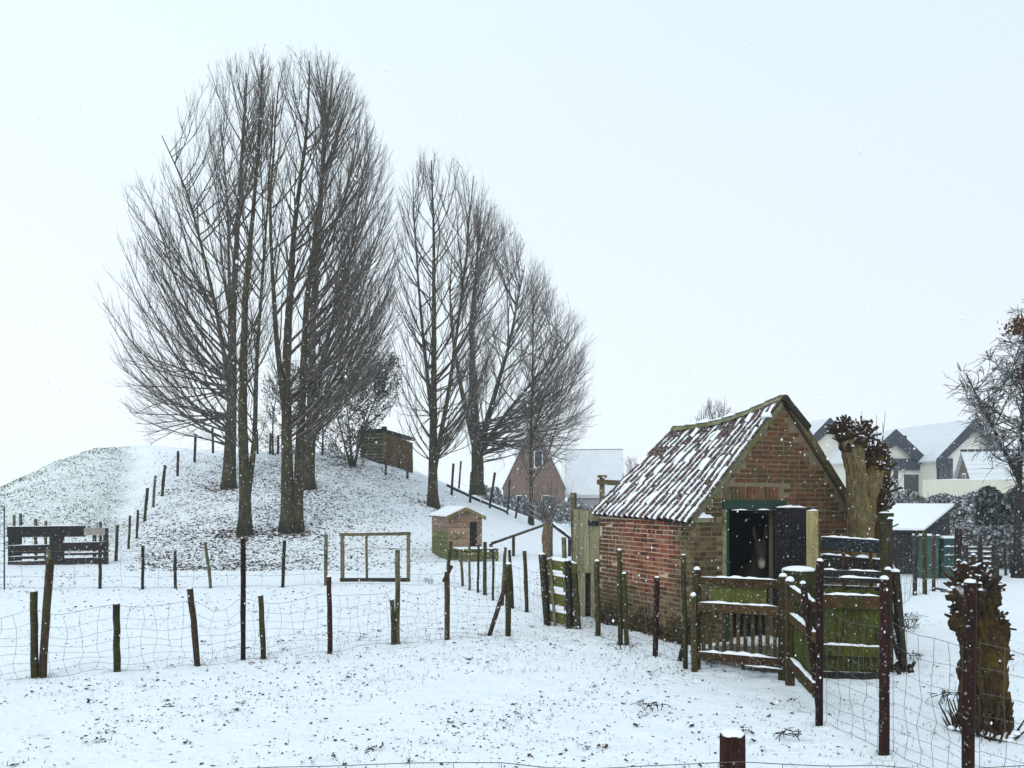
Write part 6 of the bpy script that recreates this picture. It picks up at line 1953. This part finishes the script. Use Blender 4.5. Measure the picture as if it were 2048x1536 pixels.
# hut on the crest
hk = at(766, 1000, 47.5); hk.z = gzf(hk.x, hk.y) - .3
hut = thing('wooden_hut', 'brown reed and slat hut on the crest of the mound', 'hut', hk)
f1, f2_ = Vector((-1, .16, 0)).normalized(), Vector((.92, .38, 0)).normalized()
hz = hk.z
top = at(766, 862, 47.5).z - hz
for k in range(9):                                   # horizontal slats on the left face
    z = .45 + k * (top - .5) / 9
    MB().box(hk + UP * z, f1 * 1.5, Vector((.05, .12, 0)), UP * ((top - .5) / 9 - .06)).build('slat', M['post_olive'], hut)
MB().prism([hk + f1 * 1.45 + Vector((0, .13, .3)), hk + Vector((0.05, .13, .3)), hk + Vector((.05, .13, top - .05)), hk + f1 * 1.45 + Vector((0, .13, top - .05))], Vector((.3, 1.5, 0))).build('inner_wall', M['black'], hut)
for k in range(9):
    a = hk + f2_ * (k * .21)
    MB().box(a + UP * (.35 - k * .10), f2_ * .2, Vector((-.05, .12, 0)), UP * (top - .36 - k * -.02 )).build('reed_panel', M['reed'], hut)
rf = MB().prism([hk + f1 * 1.6 + UP * (top - .02), hk + Vector((0, -.12, top + .05)), hk + f2_ * 2.0 + UP * (top - .45), hk + f2_ * 2.0 + Vector((-.2, 1.5, top - .45)), hk + f1 * 1.6 + Vector((.2, 1.6, top - .02))], UP * .1).build('roof', M['post_dark'], hut)
for px, py in ((770, 950), (815, 958)):
    b = hit(px, py, 25); b.y = max(b.y, 45)
for a in (0.1, 1.0, 1.85):
    p = hk + f2_ * a
    MB().bar(Vector((p.x, p.y - .05, gzf(p.x, p.y) - .3)), p + UP * (.6), .08, .08, up=(0, 1, 0)).build('leg', M['post_dark'], hut)
MB().box(hk + Vector((-.15, .3, top + .06)), Vector((.3, 0, 0)), Vector((0, .3, 0)), UP * .25).build('flue_pipe', M['post_dark'], hut)

# ------------------------------------------------------------------ things on the right: black shed, bin, crate
TC = hit(1845, 1148)
ts = thing('black_shed', 'low black tarred shed with snow covered sloping roof on the right', 'shed', TC)
t1 = Vector((-0.93, .36, 0)).normalized(); t2 = Vector((.80, .60, 0)).normalized()
sT = TC.y / F
L1, L2 = 2.3, 1.75
HL, HH2 = (1148 - 1063) * sT, (1150 - 1022) * sT
def TT(a, b, z): return TC + t1 * a + t2 * b + UP * z
nbd = 12
for k in range(nbd):
    MB().box(TT(k * L1 / nbd, 0.001, -.05), t1 * (L1 / nbd - .01), t2 * .03, UP * (HL + .05 + random.uniform(-.006, .006))).build('board', M['tar'], ts)
nbd = 8
for k in range(nbd):
    b0, b1_ = .032 + k * (L2 - .03) / nbd, .032 + (k + 1) * (L2 - .03) / nbd - .01
    za, zb = HL + (HH2 - HL) * b0 / L2, HL + (HH2 - HL) * b1_ / L2
    MB().prism([TT(0, b0, -.05), TT(0, b1_, -.05), TT(0, b1_, zb), TT(0, b0, za)], t1 * .03).build('board', M['tar'], ts)
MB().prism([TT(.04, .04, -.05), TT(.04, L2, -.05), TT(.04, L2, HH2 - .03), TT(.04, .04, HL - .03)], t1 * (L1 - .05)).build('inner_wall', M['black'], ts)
rf = MB().prism([TT(-.12, -.12, HL - .03), TT(-.12, L2 + .1, HH2 + .05), TT(-.12, L2 + .1, HH2 + .11), TT(-.12, -.12, HL + .03)], t1 * (L1 + .25)).build('roof', M['tar'], ts)
MB().prism([TT(-.09, -.1, HL + .034), TT(-.09, L2 + .08, HH2 + .114), TT(-.09, L2 + .08, HH2 + .19), TT(-.09, -.1, HL + .10)], t1 * (L1 + .2)).build('snow', M['snow'], rf)
BN = hit(1892, 1155)
bn_ = thing('compost_bin', 'dark teal green compost bin with snow on its lid by the black shed', 'bin', BN)
bm = flat('teal_plastic', (0.014, 0.055, 0.052), 0.45, 0.25, 4.0)
x_, y_ = Vector((.95, .1, 0)), Vector((-.1, .95, 0))
wb = .30
MB().hexa([BN + x_ * -wb + y_ * -wb - UP * .05, BN + x_ * wb + y_ * -wb - UP * .05, BN + x_ * wb + y_ * wb - UP * .05, BN + x_ * -wb + y_ * wb - UP * .05,
           BN + x_ * -.25 + y_ * -.25 + UP * 1.05, BN + x_ * .25 + y_ * -.25 + UP * 1.05, BN + x_ * .25 + y_ * .25 + UP * 1.05, BN + x_ * -.25 + y_ * .25 + UP * 1.05]).build('body', bm, bn_)
ld = MB().box(BN + x_ * -.29 + y_ * -.29 + UP * 1.052, x_ * .58, y_ * .58, UP * .07).build('lid', bm, bn_)
MB().box(BN + x_ * -.27 + y_ * -.27 + UP * 1.124, x_ * .54, y_ * .54, UP * .05).build('snow', M['snow'], ld)
for z in (.3, .62, .86):
    rb_ = MB().box(BN + x_ * -.31 + y_ * -.335 + UP * z, x_ * .62, y_ * .04, UP * .035).build('rib', bm, bn_)
    MB().snow_strip(BN + x_ * -.28 + y_ * -.315 + UP * (z + .035), BN + x_ * .28 + y_ * -.315 + UP * (z + .035), .04, .03 if z < .8 else .05, .06, gaps=.6).build('snow', M['snow'], rb_, sm=True)
b2 = hit(1862, 1158)
bb2 = thing('storage_box', 'narrow dark green box between the stakes beside the compost bin', 'box', b2)
MB().box(b2 + Vector((-.22, 0, -.05)), Vector((.46, .05, 0)), Vector((-.05, .45, 0)), UP * 1.2).build('body', M['green_metal'], bb2)
l_ = MB().box(b2 + Vector((-.26, -.04, 1.152)), Vector((.54, .05, 0)), Vector((-.05, .52, 0)), UP * .05).build('lid', M['green_metal'], bb2)
MB().box(b2 + Vector((-.24, -.02, 1.204)), Vector((.5, .05, 0)), Vector((-.05, .48, 0)), UP * .04).build('snow', M['snow'], l_)
CR = hit(1932, 1158); CR2 = hit(1986, 1158)
ct = thing('slatted_crate', 'dark slatted pallet crate with snow on every slat right of the black shed', 'crate', CR)
cd = (CR2 - CR); cl_ = cd.length; cd.normalize(); cn = Vector((-cd.y, cd.x, 0))
for k in range(7):
    z = .05 + k * .135
    o = MB().bar(CR + UP * z, CR2 + UP * z, .09, .06, jit=.004).build('slat', M['dark_plank'], ct)
    MB().snow_strip(CR + UP * (z + .03), CR2 + UP * (z + .03), .09, .06 if 2 <= k <= 5 else .03, .08).build('snow', M['snow'], o, sm=True)
for a in (.0, .45, .97):
    MB().bar(CR + cd * (a * cl_) - cn * .06 - UP * .05, CR + cd * (a * cl_) - cn * .06 + UP * .95, .07, .03, up=cn).build('upright', M['dark_plank'], ct)
MB().box(CR2 + cd * .03 - UP * .05, cd * .13, cn * .12, UP * .72).build('end_post', M['post_dark'], ct)

# ------------------------------------------------------------------ litter, grass tips, falling snow
def ground_scatter():
    C, S_ = [], []
    # paddock: clumps of dead leaves and mud crumbs
    n = 110000
    x = rng.uniform(-9, 9, n); y = rng.uniform(4.6, 16, n)
    dens = np.clip(0.42 + 0.55 * bump(x, y, 0.8, 3.0) + 0.5 * bump(x, y, 2.2, 7.0), 0.02, 1)
    dens *= np.where(y < 8.6, 1.0, np.where(y < 12.5, 0.85, 0.5)) * np.where((x > 3.0), 0.18, 1.0) * np.where((x < -3.5) & (y > 9.5), 0.25, 1)
    k = rng.uniform(0, 1, n) < dens * 0.55
    C.append(np.stack([x[k], y[k], gz(x[k], y[k]) + 0.005], 1)); S_.append(0.007 + 0.024 * rng.uniform(0, 1, k.sum()) ** 2)
    cx = rng.uniform(-5, 5, 190); cy = rng.uniform(4.8, 14, 190)      # heavier clumps
    keep = rng.uniform(0, 1, 190) < np.clip(.5 + .6 * bump(cx, cy, .8, 3.0), .05, 1) * np.where(cx > 3.2, .2, 1)
    cx, cy = np.repeat(cx[keep], 8), np.repeat(cy[keep], 8)
    cx = cx + rng.normal(0, .03, len(cx)); cy = cy + rng.normal(0, .03, len(cy))
    C.append(np.stack([cx, cy, gz(cx, cy) + rng.uniform(.004, .03, len(cx))], 1)); S_.append(rng.uniform(.012, .04, len(cx)))
    # beyond
    n = 9000
    x = rng.uniform(-16, 4, n); y = rng.uniform(15, 27, n)
    k = rng.uniform(0, 1, n) < np.clip(0.4 + 0.6 * bump(x, y, .5, 9), 0, 1) * .6
    C.append(np.stack([x[k], y[k], gz(x[k], y[k]) + 0.01], 1)); S_.append(rng.uniform(0.02, 0.05, k.sum()))
    # wooded flank of the mound
    n = 34000
    x = rng.normal(-11, 4.2, n); y = rng.uniform(24, 45, n)
    side = x + 0.46 * y
    k = (side > -0.7 + rng.normal(0, .25, n)) & (x < -3.2 + rng.normal(0, 1.5, n)) & (rng.uniform(0, 1, n) < np.clip(0.55 + 0.5 * bump(x, y, .6, 2), 0.05, 1))
    C.append(np.stack([x[k], y[k], gz(x[k], y[k]) + 0.015], 1)); S_.append(rng.uniform(0.03, 0.085, k.sum()))
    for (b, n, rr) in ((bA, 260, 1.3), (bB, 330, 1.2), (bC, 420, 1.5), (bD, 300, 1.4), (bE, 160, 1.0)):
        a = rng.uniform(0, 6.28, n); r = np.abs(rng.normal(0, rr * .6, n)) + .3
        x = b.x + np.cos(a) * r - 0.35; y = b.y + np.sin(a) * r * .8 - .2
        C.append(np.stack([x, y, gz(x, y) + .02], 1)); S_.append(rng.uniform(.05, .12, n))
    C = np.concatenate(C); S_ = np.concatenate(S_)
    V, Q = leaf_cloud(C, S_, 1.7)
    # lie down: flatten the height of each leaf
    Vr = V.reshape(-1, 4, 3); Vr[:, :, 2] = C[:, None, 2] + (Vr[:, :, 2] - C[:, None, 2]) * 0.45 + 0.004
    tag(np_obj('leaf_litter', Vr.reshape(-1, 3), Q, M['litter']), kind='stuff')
    # turf showing through on the grazed west side
    n = 46000
    x = rng.uniform(-34, -11, n); y = rng.uniform(25, 52, n)
    k = (x + 0.46 * y < -1.6 + rng.normal(0, .4, n)) & (gz(x, y) > .2) & (rng.uniform(0, 1, n) < np.clip(.62 + .45 * bump(x, y, .7, 4), .1, 1))
    c = np.stack([x[k], y[k], gz(x[k], y[k]) + .015], 1)
    V, Q = leaf_cloud(c, rng.uniform(.025, .065, len(c)), 1.5)
    tag(np_obj('turf_tufts', V, Q, M['turf']), kind='stuff')
    # grass tips
    n = 60000
    x = rng.uniform(-8, 8, n); y = rng.uniform(4.8, 14, n)
    dens = np.clip(-0.15 + 0.6 * bump(x, y, 0.7, 11.0) + 0.55 * bump(x, y, 1.9, 5.0), 0, 1)
    dens = np.where((np.abs(x - 1.2) < 1.6) & (np.abs(y - 11.2) < 1.4), np.maximum(dens, .6), dens)
    dens = np.where((np.hypot(x - sb.x, y - sb.y) < 1.1), np.maximum(dens, .45), dens)
    dens = np.where((np.abs(x - 3.3) < .8) & (np.abs(y - 7.6) < .9), np.maximum(dens, .3), dens)
    dens = np.where((np.abs(x + 2.2) < 2.2) & (np.abs(y - 11.6) < 1.2), np.maximum(dens, .4), dens)
    k = rng.uniform(0, 1, n) < dens * 0.5
    x, y = x[k], y[k]
    pb_ = np.repeat(np.array([(p.x, p.y) for p in POSTS]), 26, axis=0)
    pb_ = pb_ + rng.normal(0, 0.075, pb_.shape)
    x = np.concatenate([x, pb_[:, 0]]); y = np.concatenate([y, pb_[:, 1]]); z = gz(x, y)
    n = len(x)
    hgt = rng.uniform(.015, .055, n); a = rng.uniform(0, 6.28, n); w = rng.uniform(.002, .005, n)
    lx, ly = np.cos(a + 1.2) * hgt * .7, np.sin(a + 1.2) * hgt * .7
    v0 = np.stack([x - np.cos(a) * w, y - np.sin(a) * w, z - .01], 1); v1 = np.stack([x + np.cos(a) * w, y + np.sin(a) * w, z - .01], 1)
    v2 = np.stack([x + lx, y + ly, z + hgt], 1)
    V = np.stack([v0, v1, v2], 1).reshape(-1, 3); Q = np.arange(3 * n).reshape(-1, 3)
    tag(np_obj('grass_tips', V, Q, M['grass']), kind='stuff')
ground_scatter()

# weeds and ivy at the foot of the shed walls
nl = 1100
t = rng.uniform(0, 1, nl)
base_ = np.array(NC)[None] + np.array(WD)[None] * (t * LEN)[:, None] - np.array(GD)[None] * rng.uniform(0.0, .16, nl)[:, None]
base_[:, 2] = gz(base_[:, 0], base_[:, 1]) + rng.uniform(0, 1, nl) ** 1.8 * (.30 + .14 * np.sin(t * 17))
V, Q = leaf_cloud(base_, np.full(nl, .04))
tag(np_obj('wall_foot_weeds', V, Q, M['ivy']), 'dark ivy and dead weeds along the foot of the brick side wall', 'weeds', kind='stuff')

# dead weed stalks standing in the snow
acc = []
for (px, py, n, h) in ((1822, 1255, 16, .30), (1815, 1262, 10, .2), (1300, 1420, 7, .12), (1575, 1480, 6, .1), (1885, 1400, 8, .16), (1420, 1330, 6, .14), (1825, 1320, 6, .14), (860, 1168, 9, .16), (1245, 1300, 8, .2)):
    b = hit(px, py)
    for k in range(n):
        p = b + Vector((random.gauss(0, .07), random.gauss(0, .07), -.01))
        e = p + Vector((random.gauss(0, h * .5), random.gauss(0, h * .5), h * random.uniform(.4, 1)))
        wire_tube(acc, [p, p.lerp(e, .5) + Vector((0, 0, h * .12)), e], .004)
        for _ in range(2):
            q = p.lerp(e, random.uniform(.4, 1))
            wire_tube(acc, [q, q + Vector((random.gauss(0, .03), 0, .03)), q + Vector((random.gauss(0, .06), random.gauss(0, .04), random.uniform(-.01, .05)))], .004)
tag(build_wires(acc, 'dead_stalks', 'post_dark', None), kind='stuff')

def flakes():
    n = 40000
    x = rng.uniform(-11, 11, n); y = 2.6 + 17.4 * rng.uniform(0, 1, n) ** 0.8; z = rng.uniform(0.1, 8.0, n)
    keep = (np.abs(x) < y * 0.85 + 1.0)
    # none inside the shed
    rel = np.stack([x - NC.x, y - NC.y], 1)
    u = rel @ np.array([WD.x, WD.y]); g = rel @ np.array([GD.x, GD.y])
    keep &= ~((u > -0.05) & (u < LEN + .05) & (g > -.05) & (g < GW + .05) & (z < 3.9))
    C = np.stack([x, y, z], 1)[keep]
    n = len(C)
    r = 0.0018 + 0.0055 * rng.uniform(0, 1, n) ** 2
    O = np.array([[1, 0, 0], [-1, 0, 0], [0, 1, 0], [0, -1, 0], [0, 0, 1.5], [0, 0, -1.5]], float)
    V = (C[:, None] + O[None] * r[:, None, None]).reshape(-1, 3)
    T_ = np.array([[0, 2, 4], [2, 1, 4], [1, 3, 4], [3, 0, 4], [2, 0, 5], [1, 2, 5], [3, 1, 5], [0, 3, 5]])
    Q = (np.arange(n)[:, None, None] * 6 + T_[None]).reshape(-1, 3)
    tag(np_obj('snowflakes', V, Q, M['flake']), kind='stuff')
flakes()

# ------------------------------------------------------------------ haze of falling snow in the air
if HAZE_DENSITY > 0:
    hzm = bpy.data.materials.new('haze')
    hzm.use_nodes = True
    nt = hzm.node_tree
    for n in list(nt.nodes):
        if n.type != 'OUTPUT_MATERIAL': nt.nodes.remove(n)
    out = [n for n in nt.nodes if n.type == 'OUTPUT_MATERIAL'][0]
    pv = nt.nodes.new('ShaderNodeVolumePrincipled')
    pv.inputs['Color'].default_value = (0.93, 0.96, 1.0, 1)
    pv.inputs['Density'].default_value = HAZE_DENSITY
    nt.links.new(pv.outputs[0], out.inputs['Volume'])
    MBh = MB().box((-320, -60, -1.5), (640, 0, 0), (0, 700, 0), (0, 0, 30.5))
    tag(MBh.build('haze', hzm, None), kind='stuff')
